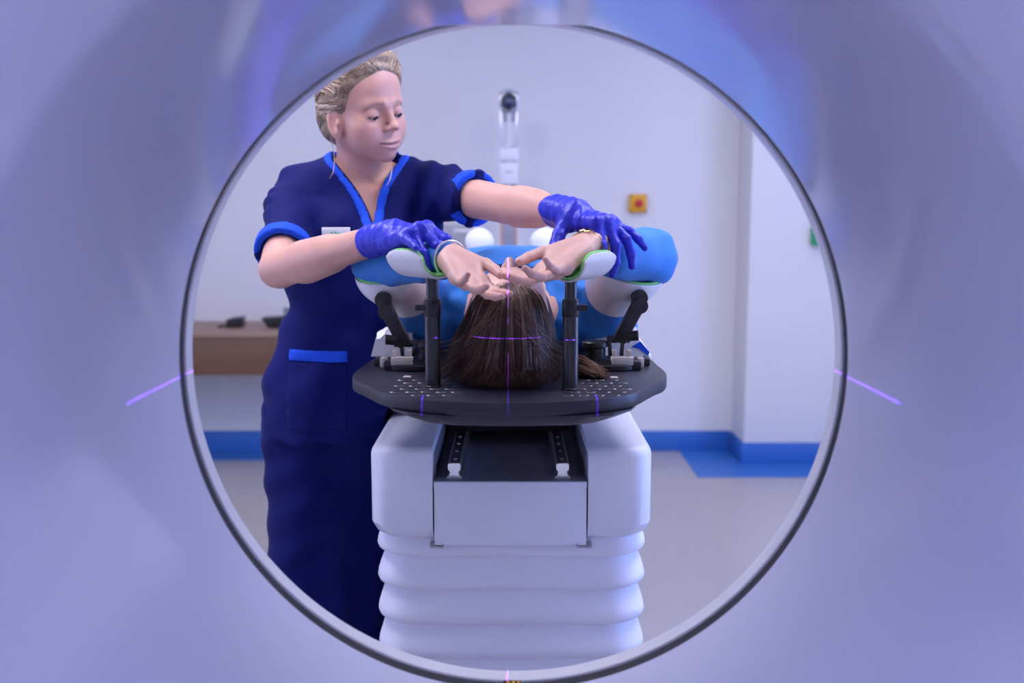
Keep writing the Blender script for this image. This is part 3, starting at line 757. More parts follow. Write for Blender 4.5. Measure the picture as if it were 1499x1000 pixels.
def hand_prims(W, f, d, chir, curls, splay=(.10, .02, -.06, -.16), thumb=((.7, .72, -.15), (.45, .85, -.25), (.30, .9, -.3)), s=1.0, fat=1.0, wrist=True):
    """hand in world space. W wrist, f finger direction, d back of the hand; chir +1 right, -1 left; curls = 4 x (mcp, pip, dip) degrees"""
    f = nrm(f); d = nrm(np.asarray(d) - f * np.dot(d, f)); t = chir * np.cross(d, f); T = np.array([t, f, d])
    p = []; u = lambda pr, k: p.append(('u', pr, k))
    MC = [(.0255, .086, .001), (.0065, .091, .004), (-.0125, .087, .002), (-.0295, .078, -.003)]
    LEN = [(.042, .025, .021), (.046, .029, .022), (.042, .027, .021), (.033, .021, .019)]
    RAD = [.0086, .0088, .0083, .0073]
    if wrist:
        u(cap((-.009, -.04, 0), (-.010, .012, 0), .0185 * fat, .0175 * fat), 0); u(cap((.009, -.04, 0), (.010, .012, 0), .0185 * fat, .0175 * fat), .014)
    for i, m in enumerate(MC):
        u(cap((m[0] * .55, .012, -.001), A(*m) + (0, -.004, -.002), .0145 * fat, .0108 * fat), .014)
    u(ell((.020, .036, -.011), (.015, .030, .0125)), .012); u(ell((-.025, .036, -.009), (.012, .032, .0115)), .012); u(ell((0, .05, -.004), (.030, .036, .0085)), .012)
    tips = []
    for i in range(4):
        q = A(*MC[i]); a = 0; r = RAD[i] * fat; dirx = math.sin(splay[i]) * 1.0
        u(ell(q + (0, .001, .0035), (r * 1.02, r * 1.15, r * .9)), .010)
        for j in range(3):
            a += math.radians(curls[i][j]); dv = A(dirx * math.cos(a * .5), math.cos(a) * math.cos(splay[i]), -math.sin(a)); dv = nrm(dv)
            q2 = q + dv * LEN[i][j]; r2 = r * (.93 if j < 2 else .80)
            u(cap(q, q2, r, r2), .010 if j == 0 else .0022)
            if j < 2: u(ell(q2, (r2 * 1.04,) * 3), .003)
            q, r = q2, r2
        tips.append(W + s * (q @ T))
    q = A(.019, .016, -.008); r = .0125 * fat
    for j, (dv, L) in enumerate(zip(thumb, (.043, .033, .026))):
        q2 = q + nrm(dv) * L; r2 = (.0105, .0095, .0078)[j] * fat; u(cap(q, q2, r, r2), .014 if j == 0 else .003); q, r = q2, r2
    tips.append(W + s * (q @ T))
    return xf(p, T, np.asarray(W, float), s), T, tips
def wr(*terms):
    """cloth creases: sum of sine waves (amp, freq vector, phase)"""
    def fn(x, y, z):
        o = 0
        for a, k, ph in terms:
            o = o + a * np.sin(k[0] * x + k[1] * y + k[2] * z + ph + 1.3 * np.sin(.37 * (k[1] * x + k[2] * y - k[0] * z) + ph * 2))
        return o
    return fn
def strands(name, polys, rad, material, parent, shade, label=None, n=3):
    """(N, M, 3) hair paths -> one mesh of fine tapered tubes"""
    Pn = np.asarray(polys, float); N, Mm, _ = Pn.shape
    d = np.gradient(Pn, axis=1); d /= np.linalg.norm(d, axis=2, keepdims=True) + 1e-9
    ref = np.array([.3, .9, .25]); x = np.cross(d, ref); x /= np.linalg.norm(x, axis=2, keepdims=True) + 1e-9; y = np.cross(d, x)
    taper = np.interp(np.linspace(0, 1, Mm), [0, .06, .75, 1], [.35, 1, 1, .25])[None, :, None] * np.asarray(rad).reshape(-1, 1, 1)
    rings = [Pn + taper * (math.cos(2 * PI * k / n) * x + math.sin(2 * PI * k / n) * y) for k in range(n)]
    V = np.stack(rings, 2).reshape(-1, 3); ids = np.arange(N * Mm * n).reshape(N, Mm, n); Q = []
    for k in range(n):
        k2 = (k + 1) % n; Q.append(np.stack([ids[:, :-1, k], ids[:, :-1, k2], ids[:, 1:, k2], ids[:, 1:, k]], -1).reshape(-1, 4))
    sh = np.repeat(np.asarray(shade), Mm * n)
    return meshobj(name, V, np.vstack(Q), material, parent, attrs={'shade': sh}, label=label)

def clip_couch(g, m):
    """keep the standing figure clear of the couch and board beside the hip"""
    X, Y, Z = g.co(); lim = -.264 + .056 * np.clip((Z - .885) / .05, 0, 1) - m
    g.F = np.where(Z < 1.045, np.maximum(g.F, X - lim), g.F).astype(f32)
# ------------------------------------------------------------------ the standing clinician
nurse = thing('person', 'standing person in a navy scrub suit and blue gloves leaning over the patient', 'person', (-.42, 2.12, 0))
HC = P(529, 164, 2.06); yaw = math.radians(47); pit = math.radians(6)
fw = A(math.sin(yaw) * math.cos(pit), -math.cos(yaw) * math.cos(pit), -math.sin(pit)); TN = frame(fw, A(-.11, -.12, 1))
shR, shL = P(437, 284, 2.13), P(618, 276, 2.15)
elR, wrR = P(408, 394, 1.87), P(567, 347, 1.645)
elL, wrL = P(742, 300, 1.90), P(833, 312, 1.655)
hipY = 2.11
torso = lambda o: [
 ('u', cap(shR + A(.035, 0, -.015), shL + A(-.035, 0, -.015), .060 + o), 0),
 ('u', cap(P(528, 266, 2.135), P(500, 274, 2.135), .052 + o, .05 + o), .04), ('u', cap(P(528, 266, 2.135), P(568, 272, 2.145), .052 + o, .05 + o), .04),
 ('u', ell(P(528, 345, 2.12), (.150 + o, .102 + o, .150 + o)), .06),
 ('u', ell(P(498, 372, 2.055), (.062 + o, .058 + o, .062 + o)), .05), ('u', ell(P(563, 368, 2.065), (.060 + o, .058 + o, .060 + o)), .05),
 ('u', ell(P(518, 455, 2.11), (.128 + o, .095 + o, .17 + o)), .06),
 ('u', ell(P(498, 575, hipY), (.148 + o, .112 + o, .18 + o)), .07)]
armR = lambda o: [('u', cap(shR, elR, .046 + o, .039 + o), .03)]
armL = lambda o: [('u', cap(shL, elL, .047 + o, .038 + o), .03)]
ankR, ankL = A(-.455, 2.10, .07), A(-.40, 2.20, .07)
hpR, hpL = P(455, 640, 2.10), P(528, 640, 2.15)
body = torso(-.009) + [('u', cap(shR, elR, .045, .036), .03), ('u', cap(elR, wrR - .03 * nrm(wrR - elR), .0365, .0248), .006), ('u', cap(elR + .28 * (wrR - elR) - A(0, 0, .002), elR + .5 * (wrR - elR), .037, .031), .02),
    ('u', cap(shL, elL, .045, .0355), .03), ('u', cap(elL, wrL - .03 * nrm(wrL - elL), .0355, .0248), .006), ('u', cap(elL + .25 * (wrL - elL), elL + .5 * (wrL - elL), .036, .031), .02),
    ('u', cap(hpR, (hpR + ankR) / 2, .085, .055), .04), ('u', cap((hpR + ankR) / 2, ankR, .055, .035), .02), ('u', cap(hpL, (hpL + ankL) / 2, .085, .055), .04), ('u', cap((hpL + ankL) / 2, ankL, .055, .035), .02),
    ]
nb = P(530, 258, 2.125)
body += xf(head_prims(True), TN, HC) + [('u', cap(HC + A(-.004, .02, -.06), nb, .043, .046), .02), ('u', cap(nb, nb + A(0, .005, -.06), .048, .060), .03)]
# collar bones and the throat hollow
nk = P(548, 285, 2.055)
body += [('u', cap(P(538, 282, 2.06), P(490, 272, 2.09), .007, .006), .02), ('u', cap(P(556, 282, 2.06), P(596, 272, 2.10), .007, .006), .02)]
g = Grid(graded(-.60, .20, .009, [(HC[0] - .115, HC[0] + .125, .0019)]), graded(1.56, 2.32, .009, [(HC[1] - .125, HC[1] + .115, .0019)]), graded(.03, 1.64, .012, [(1.18, 1.37, .006), (1.37, 1.62, .0019)]))
g.run(body); clip_couch(g, .006); V, Q = g.mesh(); V = smooth_mesh(V, Q, 2)
tint = head_tint(V, TN, HC)
meshobj('body', V, Q, M['skin'], nurse, attrs={'tint': tint})
print('body', len(V))
for s_ in (-1, 1):
    c = HC + A(s_ * .031, .0722, -.0002) @ TN; q = nrm(A(.10, .80, -.60) @ TN)
    m = MB(); bm = bmesh.new(); bmesh.ops.create_uvsphere(bm, u_segments=24, v_segments=16, radius=.0123); m.bm(bm, np.vstack([np.hstack([np.eye(3), c[:, None]]), [0, 0, 0, 1]])); e = m.build('eye', M['eye'], nurse, angle=180)
    x_ = nrm(np.cross(q, (0, 0, 1))); z_ = np.cross(x_, q); Mx = np.eye(4); Mx[:3, 0] = x_; Mx[:3, 1] = z_; Mx[:3, 2] = q; Mx[:3, 3] = c
    m = MB(); b2 = MB().lathe([(.0062, .0108), (.0045, .0117), (0, .01245)], (0, 0, 0), n=20, caps=False); m.add(np.vstack(b2.V) @ Mx[:3, :3].T + c, b2.F); m.build('iris', M['iris'], e)

# --- tunic
zhem = P(480, 647, 2.0)[2]
TUN = torso(.010) + [('u', cap(P(494, 600, hipY), P(492, 690, hipY), .120, .122), .09), ('u', cap(P(462, 600, hipY), P(459, 690, hipY), .088, .096), .05), ('u', cap(P(535, 600, hipY), P(532, 690, hipY), .09, .095), .05)]
cuffR = shR + .80 * (elR - shR); cuffL = shL + .66 * (elL - shL)
SLV = [('u', cap(shR, shR + 1.15 * (elR - shR), .057, .050), .035), ('u', cap(shL, shL + 1.1 * (elL - shL), .058, .0475), .035)]
g = Grid.uni((-.66, 1.80, zhem - .03), (.06, 2.32, 1.45), .0052)
g.run(TUN); X, Y, Z = g.co(); base = g.F.copy()
gs = Grid(g.xs, g.ys, g.zs); gs.run(SLV)
dR, dL = nrm(elR - shR), nrm(elL - shL)
tR = (X - cuffR[0]) * dR[0] + (Y - cuffR[1]) * dR[1] + (Z - cuffR[2]) * dR[2]; tL = (X - cuffL[0]) * dL[0] + (Y - cuffL[1]) * dL[1] + (Z - cuffL[2]) * dL[2]
mid = P(525, 300, 2.1)[0]
tcut = np.where(X < mid, tR, tL)
k = .03; a_, b_ = base, np.maximum(gs.F, tcut); h = np.maximum(k - np.abs(a_ - b_), 0) / k; F = np.minimum(a_, b_) - h * h * k * .25
F = np.maximum(F, zhem - Z)
# creases
g.F = F.astype(f32)
def folds(x, y, z):
    o = wr((.0026, (20, 12, 55), .3), (.0018, (-34, 10, 42), 1.1), (.0012, (60, 20, -48), 2.0))(x, y, z)
    low = np.clip((1.06 - z) / .2, 0, 1); o = o + low * .0045 * np.sin(62 * (x - .25 * z) + 40 * (y - 2.0) + 1.4 * np.sin(9 * z))
    mid_ = np.clip(1 - np.abs(z - 1.10) / .14, 0, 1); o = o + mid_ * .0040 * np.sin(30 * x + 70 * z + 25 * y)
    slv = np.clip((-.46 - x) / .04, 0, 1) * np.clip((z - 1.17) / .05, 0, 1); o = o + slv * .0034 * np.sin(110 * (z + .45 * x + .3 * y) + 3 * np.sin(26 * x + 34 * y))
    slv2 = np.clip((x + .24) / .05, 0, 1); o = o + slv2 * .0042 * np.sin(120 * (x - .35 * z) + 1.6 * np.sin(28 * z))
    drape = np.clip((x + .30) / .04, 0, 1) * np.clip((.02 - x) / .04, 0, 1) * np.clip((1.36 - z) / .05, 0, 1); o = o + drape * .0040 * np.sin(95 * x + 30 * z + .8)
    return o
g.disp(folds); clip_couch(g, .0); F = g.F.copy()
# neck opening
xb, zbv, ztv = P(549, 334, 2.03)[0], P(549, 334, 2.03)[2], P(530, 236, 2.08)[2]
xlt, xrt = P(489, 236, 2.07)[0], P(581, 240, 2.07)[0]
tv = (Z - zbv) / (ztv - zbv); bow = .012 * np.sin(np.clip(tv, 0, 1) * PI)
dV = np.maximum(np.maximum((xb + (xlt - xb) * tv + bow) - X, X - (xb + (xrt - xb) * tv - bow)), -(Z - zbv) * .5) * .86 + 0 * Y
neck = cap(nb + A(0, .006, .12), nb + A(0, .006, -.03), .062, .062)[0](X, Y, Z)
yb = 2.125
dneck = np.minimum(np.where(Y < yb, dV, .2), neck)
T_ = np.maximum(F, -dneck).astype(f32); V, Q = g.mesh(T_); V = smooth_mesh(V, Q, 2)
tun = meshobj('scrub_tunic', V, Q, M['navy'], nurse)
# bright edges: collar band, sleeve cuffs, pocket band
col = np.maximum(np.maximum(F - .0032, -(F + .006)), np.maximum(np.minimum(np.where(Y < yb, dV, .2), neck) - .0165, -dneck))
col = np.where((X > xlt - .05) & (X < xrt + .05) & (Z > zbv - .03), col, .2)
gc = Grid(g.xs, g.ys, g.zs)
def sub(lo, hi, arr):
    q = gc.sl(lo, hi, .0); gg = Grid(g.xs[q[0]], g.ys[q[1]], g.zs[q[2]]); return gg, arr[q].astype(f32)
gg, a_ = sub((xlt - .06, 1.9, zbv - .05), (xrt + .06, 2.28, 1.449), col); V, Q = gg.mesh(a_); V = smooth_mesh(V, Q, 2)
meshobj('collar_band', V, Q, M['trim'], tun, label='bright blue collar band')
gs2 = Grid.uni(cuffR - .085, cuffR + .085, .004); gs2.run(SLV[:1]); X2, Y2, Z2 = gs2.co(); t2 = (X2 - cuffR[0]) * dR[0] + (Y2 - cuffR[1]) * dR[1] + (Z2 - cuffR[2]) * dR[2]
gs2.F = np.maximum(np.maximum(gs2.F - .0035, -(gs2.F + .010)), np.maximum(t2 - .003, -t2 - .024)).astype(f32); V, Q = gs2.mesh(); V = smooth_mesh(V, Q, 2); meshobj('sleeve_cuff', V, Q, M['trim'], tun, label='bright blue sleeve cuff')
gs2 = Grid.uni(cuffL - .085, cuffL + .085, .004); gs2.run(SLV[1:]); X2, Y2, Z2 = gs2.co(); t2 = (X2 - cuffL[0]) * dL[0] + (Y2 - cuffL[1]) * dL[1] + (Z2 - cuffL[2]) * dL[2]
gs2.F = np.maximum(np.maximum(gs2.F - .0035, -(gs2.F + .010)), np.maximum(t2 - .003, -t2 - .024)).astype(f32); V, Q = gs2.mesh(); V = smooth_mesh(V, Q, 2); meshobj('sleeve_cuff', V, Q, M['trim'], tun, label='bright blue sleeve cuff')
za, zb_ = P(470, 529, 2.0)[2], P(470, 513, 2.0)[2]; xa, xb2 = P(423, 520, 2.02)[0], P(510, 520, 2.0)[0]
zz_ = Z - .06 * (X - xa) * 0
pk = np.maximum(np.maximum(F - .0048, -(F + .006)), np.maximum(np.maximum(xa - X, X - xb2), np.maximum(za - Z, Z - zb_))); pk = np.where(Y < 2.10, pk, .2)
gg, a_ = sub((xa - .03, 1.9, za - .03), (xb2 + .03, 2.15, zb_ + .03), pk); V, Q = gg.mesh(a_); V = smooth_mesh(V, Q, 1); meshobj('pocket_band', V, Q, M['trim'], tun, label='bright blue pocket band')
pk = np.maximum(np.maximum(F - .0032, -(F + .007)), np.maximum(np.maximum(xa - X, X - xb2), np.maximum(za - .14 - Z, Z - za))); pk = np.where(Y < 2.10, pk, .2)
gg, a_ = sub((xa - .03, 1.9, za - .17), (xb2 + .03, 2.15, za + .03), pk); V, Q = gg.mesh(a_); V = smooth_mesh(V, Q, 1); meshobj('patch_pocket', V, Q, M['navy'], tun)
# name badge
c = P(492, 341, 1.985); bd = MB().obox(c, nrm((1, .05, 0)), (0, 1, 0), (0, 0, 1), (.028, .0015, .011), .001).build('name_badge', M['white'], tun, label='white name badge')
m = MB().tube([c + A(-.012, -.0022, -.004), c + A(-.008, -.0022, .002), c + A(-.004, -.0022, -.003), c + A(0, -.0022, .003), c + A(.004, -.0022, -.002), c + A(.012, -.0022, -.002)], .0011, 6).build('badge_mark', M['greenp'], bd, label='green badge mark')
# --- trousers
kR, kL = (hpR + ankR) / 2, (hpL + ankL) / 2
TR = [('u', cap(hpR + A(.0, 0, .03), kR, .100, .092), 0), ('u', cap(kR, ankR + A(0, 0, .02), .092, .095), .03), ('u', cap(hpL + A(0, 0, .03), kL, .097, .086), .03), ('u', cap(kL, ankL + A(0, 0, .02), .086, .078), .03), ('u', ell(P(495, 600, hipY), (.140, .110, .14)), .04)]
g2 = Grid.uni((-.62, 1.90, .03), (-.16, 2.36, .95), .0065); g2.run(TR)
g2.disp(lambda x, y, z: .0045 * np.sin(55 * (x + .3 * y) + 3 * np.sin(5 * z) + 4 * z) + .0035 * np.sin(34 * z + 30 * x + 22 * y) * np.clip((.95 - z), 0, 1) + .0025 * np.sin(70 * z - 45 * x))
clip_couch(g2, .003); g2.F = np.maximum(g2.F, (.045 - g2.co()[2])).astype(f32); V, Q = g2.mesh(); V = smooth_mesh(V, Q, 2); meshobj('scrub_trousers', V, Q, M['navy'], nurse)
for an in (ankR, ankL):
    gq = Grid.uni(A(an[0] - .07, an[1] - .22, -.004), A(an[0] + .07, an[1] + .12, .14), .004)
    gq.run([('u', cap(A(an[0], an[1] + .04, .04), A(an[0] - .01, an[1] - .13, .032), .040, .036), 0), ('u', cap(A(an[0], an[1], .08), A(an[0], an[1] + .02, .05), .042), .03)])
    gq.F = np.maximum(gq.F, (.0 - gq.co()[2])).astype(f32); V, Q = gq.mesh(); meshobj('shoe', smooth_mesh(V, Q, 2), Q, M['shoe'], nurse)
# --- gloves
def glove(W, f, d, chir, curls, el, splay, thumb, parent, seed):
    pr, T, tips = hand_prims(W, f, d, chir, curls, splay, thumb, .93, 1.10)
    ax = nrm(W - el); q0 = W - ax * .052
    pr += [('u', cap(q0, W + ax * .02, .0275, .0250), .012)]
    lo = np.min([p[1][1] for p in pr], 0) - .012; hi = np.max([p[1][2] for p in pr], 0) + .012
    gh = Grid.uni(lo, hi, .0017); gh.run(pr); X, Y, Z = gh.co(); tt = (X - q0[0]) * ax[0] + (Y - q0[1]) * ax[1] + (Z - q0[2]) * ax[2]
    bead = np.sqrt((np.sqrt((X - q0[0] - tt * ax[0]) ** 2 + (Y - q0[1] - tt * ax[1]) ** 2 + (Z - q0[2] - tt * ax[2]) ** 2) - .0275) ** 2 + (tt - .006) ** 2) - .0016
    inner = cap(q0 - ax * .03, q0 + ax * .004, .0250)[0](X, Y, Z)
    def dsp(x, y, z):
        L = np.stack([(x - W[0]), (y - W[1]), (z - W[2])], -1) @ T.T; lx, ly, lz = L.T
        wgt = np.clip((.115 - ly) / .04, 0.12, 1) * np.clip((ly + .06) / .02, 0, 1)
        return wgt * (.0006 * np.sin(330 * ly + 70 * lx + 2.2 * np.sin(95 * lx + seed) + seed) + .0007 * np.sin(210 * ly - 260 * lx + 2 * np.sin(120 * ly) + 2 * seed))
    gh.disp(dsp, .012); Ff = np.minimum(np.maximum(np.maximum(gh.F, -tt), -inner), bead); V, Q = gh.mesh(Ff.astype(f32)); V = smooth_mesh(V, Q, 1)
    meshobj('glove', V, Q, M['glove'], parent); return tips
cR = [(34, 40, 22), (46, 34, 18), (56, 24, 14), (2, 12, 8)]
glove(wrR, (.66, -.73, .10), (-.08, -.26, .96), 1, cR, elR, (.16, .05, -.10, -.32), ((.6, .7, -.5), (.25, .8, -.55), (.1, .8, -.6)), nurse, .4)
cL = [(52, 28, 14), (46, 32, 16), (30, 28, 16), (10, 20, 12)]
glove(wrL, (.68, -.68, -.20), (.16, -.14, .97), -1, cL, elL, (.14, .03, -.10, -.34), ((.75, .30, -.60), (.55, .42, -.72), (.35, .55, -.75)), nurse, 1.7)
# --- hair, tied back
HP = head_prims(False)[:8] + [('u', ell((0, -.052, -.030), (.048, .030, .040)), .03)]
HY = [-.15, -.075, -.035, -.006, .010, .032, .044, .060, .076, .095]; HZ = [-.080, -.078, -.060, -.030, .000, .010, .036, .060, .078, .088]
def thick(p):
    """hair thickness over the scalp: nothing at the hairline, full on the crown"""
    up = p[:, 2] - np.interp(p[:, 1], HY, HZ) - .006 * np.clip(1 - np.abs(p[:, 0]) / .02, 0, 1) * (p[:, 1] > .04)
    return np.clip(up * .42, -.02, .0085 + .006 * np.clip(p[:, 1] / .06, 0, 1) + .010 * np.clip(p[:, 0] / .05, 0, 1) * np.clip((p[:, 2] - .05) / .04, 0, 1) * np.clip(p[:, 1] / .04, 0, 1))
gq = Grid.uni((-.10, -.17, -.10), (.10, .115, .15), .0024); gq.run(HP)
I3 = np.stack(np.meshgrid(gq.xs, gq.ys, gq.zs, indexing='ij'), -1).reshape(-1, 3)
gq.F = (gq.F - thick(I3).reshape(gq.F.shape)).astype(f32); gq.F = np.maximum(gq.F, -(thick(I3).reshape(gq.F.shape) + .0015)).astype(f32)
gq.disp(lambda x, y, z: .0009 * np.sin(260 * (z - .35 * y) + 3 * np.sin(40 * y) + 40 * x), .02)
V, Q = gq.mesh(); V = smooth_mesh(V, Q, 2); sh = .28 + .14 * np.sin(210 * (V[:, 2] - .35 * V[:, 1]) + 30 * V[:, 0]) + .1 * RNG.normal(size=len(V))
hair = meshobj('hair', HC + V @ TN, Q, M['blonde'], nurse, attrs={'shade': np.clip(sh, 0, 1)})
S = []; shd = []; rad = []
def settle(p, lift):
    """bring points onto the hair surface"""
    for _ in range(4):
        f0 = evalp(HP, p) - np.maximum(thick(p), .0006) - lift; e = 1e-3
        g_ = np.stack([evalp(HP, p + np.eye(3)[i] * e) - evalp(HP, p - np.eye(3)[i] * e) for i in range(3)], 1); g_ /= np.linalg.norm(g_, axis=1, keepdims=True) + 1e-9
        p = p - np.clip(f0, -.02, .02)[:, None] * g_
    return p
hy = np.array([.093, .085, .074, .060, .044, .030, .010, -.006]); hz = np.array([.089, .086, .079, .062, .038, .012, .002, -.03])
NS = 2600; ts = np.linspace(0, 1, 14)[:, None]; raw = np.zeros((NS, 14, 3))
for i in range(NS):
    side = RNG.choice([-1, 1], p=[.68, .32]); q = RNG.random() ** .8
    y0 = np.interp(q, np.linspace(0, 1, 8), hy); z0 = np.interp(q, np.linspace(0, 1, 8), hz)
    wx = .058 * math.sqrt(max(0, 1 - ((z0 - .045) / .052) ** 2)) if q < .45 else .074
    p0 = A(side * max(wx * (RNG.random() ** .5 if q < .25 else 1), .003), y0, z0 + .004)
    if RNG.random() < .42: p0 = p0 * A(1, 1, 1) + A(0, -RNG.random() * .10, RNG.random() * .05)
    p1 = A(side * .020 + RNG.normal() * .014, -.098, -.015 + RNG.normal() * .02); pm = A(side * .082, -.055, .075 + .04 * RNG.random()) if p0[2] > .03 else A(side * .085, -.06, .01 + .02 * RNG.random())
    raw[i] = (1 - ts) ** 2 * p0 + 2 * ts * (1 - ts) * pm + ts ** 2 * p1
lift = (.0003 + .0032 * RNG.random((NS, 1)) * np.sin(ts[:, 0] * PI)[None] + .0014 * np.sin(RNG.random((NS, 1)) * 6 + 9 * ts[:, 0][None])) .ravel()
raw = settle(raw.reshape(-1, 3), lift).reshape(NS, 14, 3)
for i in range(NS):
    S.append(HC + raw[i] @ TN); shd.append(np.clip(.5 + .3 * math.sin(raw[i, 5, 2] * 420 + raw[i, 5, 1] * 160) + RNG.normal() * .25, 0, 1)); rad.append(RNG.uniform(.0006, .0012))
S = [np.stack([np.interp(np.linspace(0, 1, 12), np.linspace(0, 1, 14), s_[:, k]) for k in range(3)], 1) for s_ in S]
# loose wisps beside the face and at the nape
def wisp(pts, n=6, sp=.0015, sh=.7):
    for _ in range(n):
        j = RNG.normal(size=3) * sp; t_ = np.linspace(0, 1, 12); k_ = np.linspace(0, 1, len(pts)); pp = np.array(pts)
        S.append(np.stack([np.interp(t_, k_, pp[:, i]) for i in range(3)], 1) + j * (.3 + t_[:, None])); shd.append(np.clip(RNG.normal(sh, .12), 0, 1)); rad.append(.0005)
wisp([P(478, 166, 2.06), P(480, 190, 2.05), P(487, 212, 2.03), P(490, 232, 2.01), P(488, 252, 1.99), P(482, 262, 1.99)], 2, .0006)
wisp([P(480, 180, 2.12), P(486, 200, 2.11), P(494, 215, 2.10)], 14, .004, .35); wisp([P(478, 168, 2.12), P(483, 195, 2.12), P(490, 208, 2.11)], 12, .004, .35)
wisp([P(573, 236, 2.03), P(574, 248, 2.01), P(571, 262, 1.995), P(566, 272, 1.99)], 2, .0006)
strands('hair_strands', S, rad, M['blonde'], hair, shd)

# ------------------------------------------------------------------ the patient on the couch
pat = thing('person', 'person in a light blue gown lying on the couch with arms raised in the supports', 'person', (0, 2.3, 1.0))
hs = .92; PC = A(-.004, 1.668, 1.1175)
TP = frame(A(0, .06, 1), A(0, -1, .06))
fL = nrm((.44, -.78, -.42)); dLp = -A(.26, -.42, .88)
fR = nrm((-.62, -.66, -.38)); dRp = -A(-.34, -.36, .88)
cLp = [(6, 14, 8), (8, 14, 8), (12, 20, 12), (18, 24, 14)]
cRp = [(8, 18, 10), (10, 20, 12), (14, 24, 14), (18, 28, 16)]
thL = ((.55, .80, -.22), (.05, .98, -.15), (-.10, .98, -.12)); thR = ((.55, .80, -.22), (.12, .97, -.15), (.0, .98, -.12))
hl, TLh, tipL = hand_prims(WL, fL, dLp, -1, cLp, (.07, .01, -.05, -.14), thL, .84)
hr, TRh, tipR = hand_prims(WR, fR, dRp, 1, cRp, (.07, .01, -.05, -.14), thR, .88)
pb = xf(head_prims(False, True), TP, PC, hs)
chest = A(0, 2.13, 1.105)
pb += [('u', cap(PC + A(0, .12, -.03), A(0, 1.93, 1.10), .05, .06), .03), ('u', cap(SL, SR, .055), .04), ('u', ell(A(0, 2.12, 1.108), (.150, .26, .085)), .05), ('u', ell(A(0, 2.45, 1.105), (.150, .20, .083)), .05)]
pb += [('u', cap(SL, EL, .045, .036), .03), ('u', cap(EL, WL, .036, .0235), .006), ('u', cap(SR, ER, .045, .036), .03), ('u', cap(ER, WR, .036, .0235), .006)]
for s_ in (-1, 1):
    pb += [('u', cap(A(s_ * .085, 2.5, 1.10), A(s_ * .09, 2.85, 1.085), .075, .05), .03), ('u', cap(A(s_ * .09, 2.85, 1.085), A(s_ * .095, 3.10, 1.06), .05, .035), .03), ('u', cap(A(s_ * .095, 3.12, 1.055), A(s_ * .10, 3.14, 1.18), .034, .028), .03)]
pb += hl + hr
g = Grid(graded(-.32, .32, .010, [(-.115, .125, .0018)]), graded(1.38, 3.25, .012, [(1.39, 1.78, .0020)]), graded(.99, 1.27, .008, [(1.09, 1.255, .0018)]))
g.run(pb); V, Q = g.mesh(); V = smooth_mesh(V, Q, 1)
tint = head_tint(V, TP, PC, hs, base=(.72, .43, .35), brows=(.16, .10, .08), closed=True)
# nails and warm finger tips
for tips, TT in ((tipL, TLh), (tipR, TRh)):
    for q in tips:
        d2 = np.exp(-(((V - q) ** 2).sum(1)) / .010 ** 2)[:, None]; tint = tint * (1 - .35 * d2) + np.array((.74, .36, .32)) * .35 * d2
meshobj('body', V, Q, M['skin'], pat, attrs={'tint': tint}); print('patient', len(V))
# gown with sleeves
GW = [('u', cap(SL + A(.03, 0, .01), SR + A(-.03, 0, .01), .068), 0), ('u', ell(A(0, 2.14, 1.112), (.172, .27, .106)), .05), ('u', ell(A(0, 2.5, 1.108), (.175, .32, .10)), .05), ('u', cap(A(-.09, 2.6, 1.1), A(-.095, 3.04, 1.07), .09, .06), .05), ('u', cap(A(.09, 2.6, 1.1), A(.095, 3.04, 1.07), .09, .06), .05),
      ('u', cap(SL, EL, .062, .047), .03), ('u', cap(EL, EL + .93 * (WL - EL), .045, .029), .02),
      ('u', cap(SR, ER, .062, .049), .03), ('u', cap(ER, ER + .60 * (WR - ER), .049, .041), .02),
      ('u', cap(SL + A(-.02, -.03, -.03), SL + A(.02, .1, -.03), .055), .04), ('u', cap(SR + A(.02, -.03, -.03), SR + A(-.02, .1, -.03), .055), .04)]
g = Grid(graded(-.33, .33, .0052, []), graded(1.54, 3.1, .012, [(1.54, 2.1, .0052)]), graded(1.0, 1.30, .0052, [])); g.run(GW)
g.disp(lambda x, y, z: np.clip((2.35 - y) / .2, .3, 1) * np.clip((1.20 - z) / .06, .42, 1) * (.0030 * np.sin(75 * (x + .4 * y) + 60 * z + 2 * np.sin(20 * y)) + .0024 * np.sin(-90 * x + 55 * y + 70 * z + 1.5 * np.sin(30 * x)) + .0016 * np.sin(150 * z + 60 * x)))
X, Y, Z = g.co()
nk = cap(A(0, 1.80, 1.13), A(0, 1.955, 1.135), .075, .062)[0](X, Y, Z); hd = ell(PC, (.098, .13, .115))[0](X, Y, Z)
g.F = np.maximum(np.maximum(g.F, -nk), np.maximum(-hd, (1.0225 - Z))).astype(f32)
tL = (X - WL[0]) * 0; V, Q = g.mesh(); V = smooth_mesh(V, Q, 2)
gown = meshobj('gown', V, Q, M['gown'], pat)
for s_ in (-1, 1):
    gq = Grid.uni(A(s_ * .097 - .06, 2.98, 1.0), A(s_ * .097 + .06, 3.22, 1.27), .005)
    gq.run([('u', cap(A(s_ * .095, 3.0, 1.068), A(s_ * .095, 3.12, 1.06), .044, .044), 0), ('u', cap(A(s_ * .095, 3.13, 1.06), A(s_ * .104, 3.13, 1.205), .042, .036), .03), ('u', ell(A(s_ * .10, 3.125, 1.20), (.043, .030, .030)), .02)])
    V, Q = gq.mesh(); meshobj('sock', smooth_mesh(V, Q, 2), Q, M['sock'], pat)
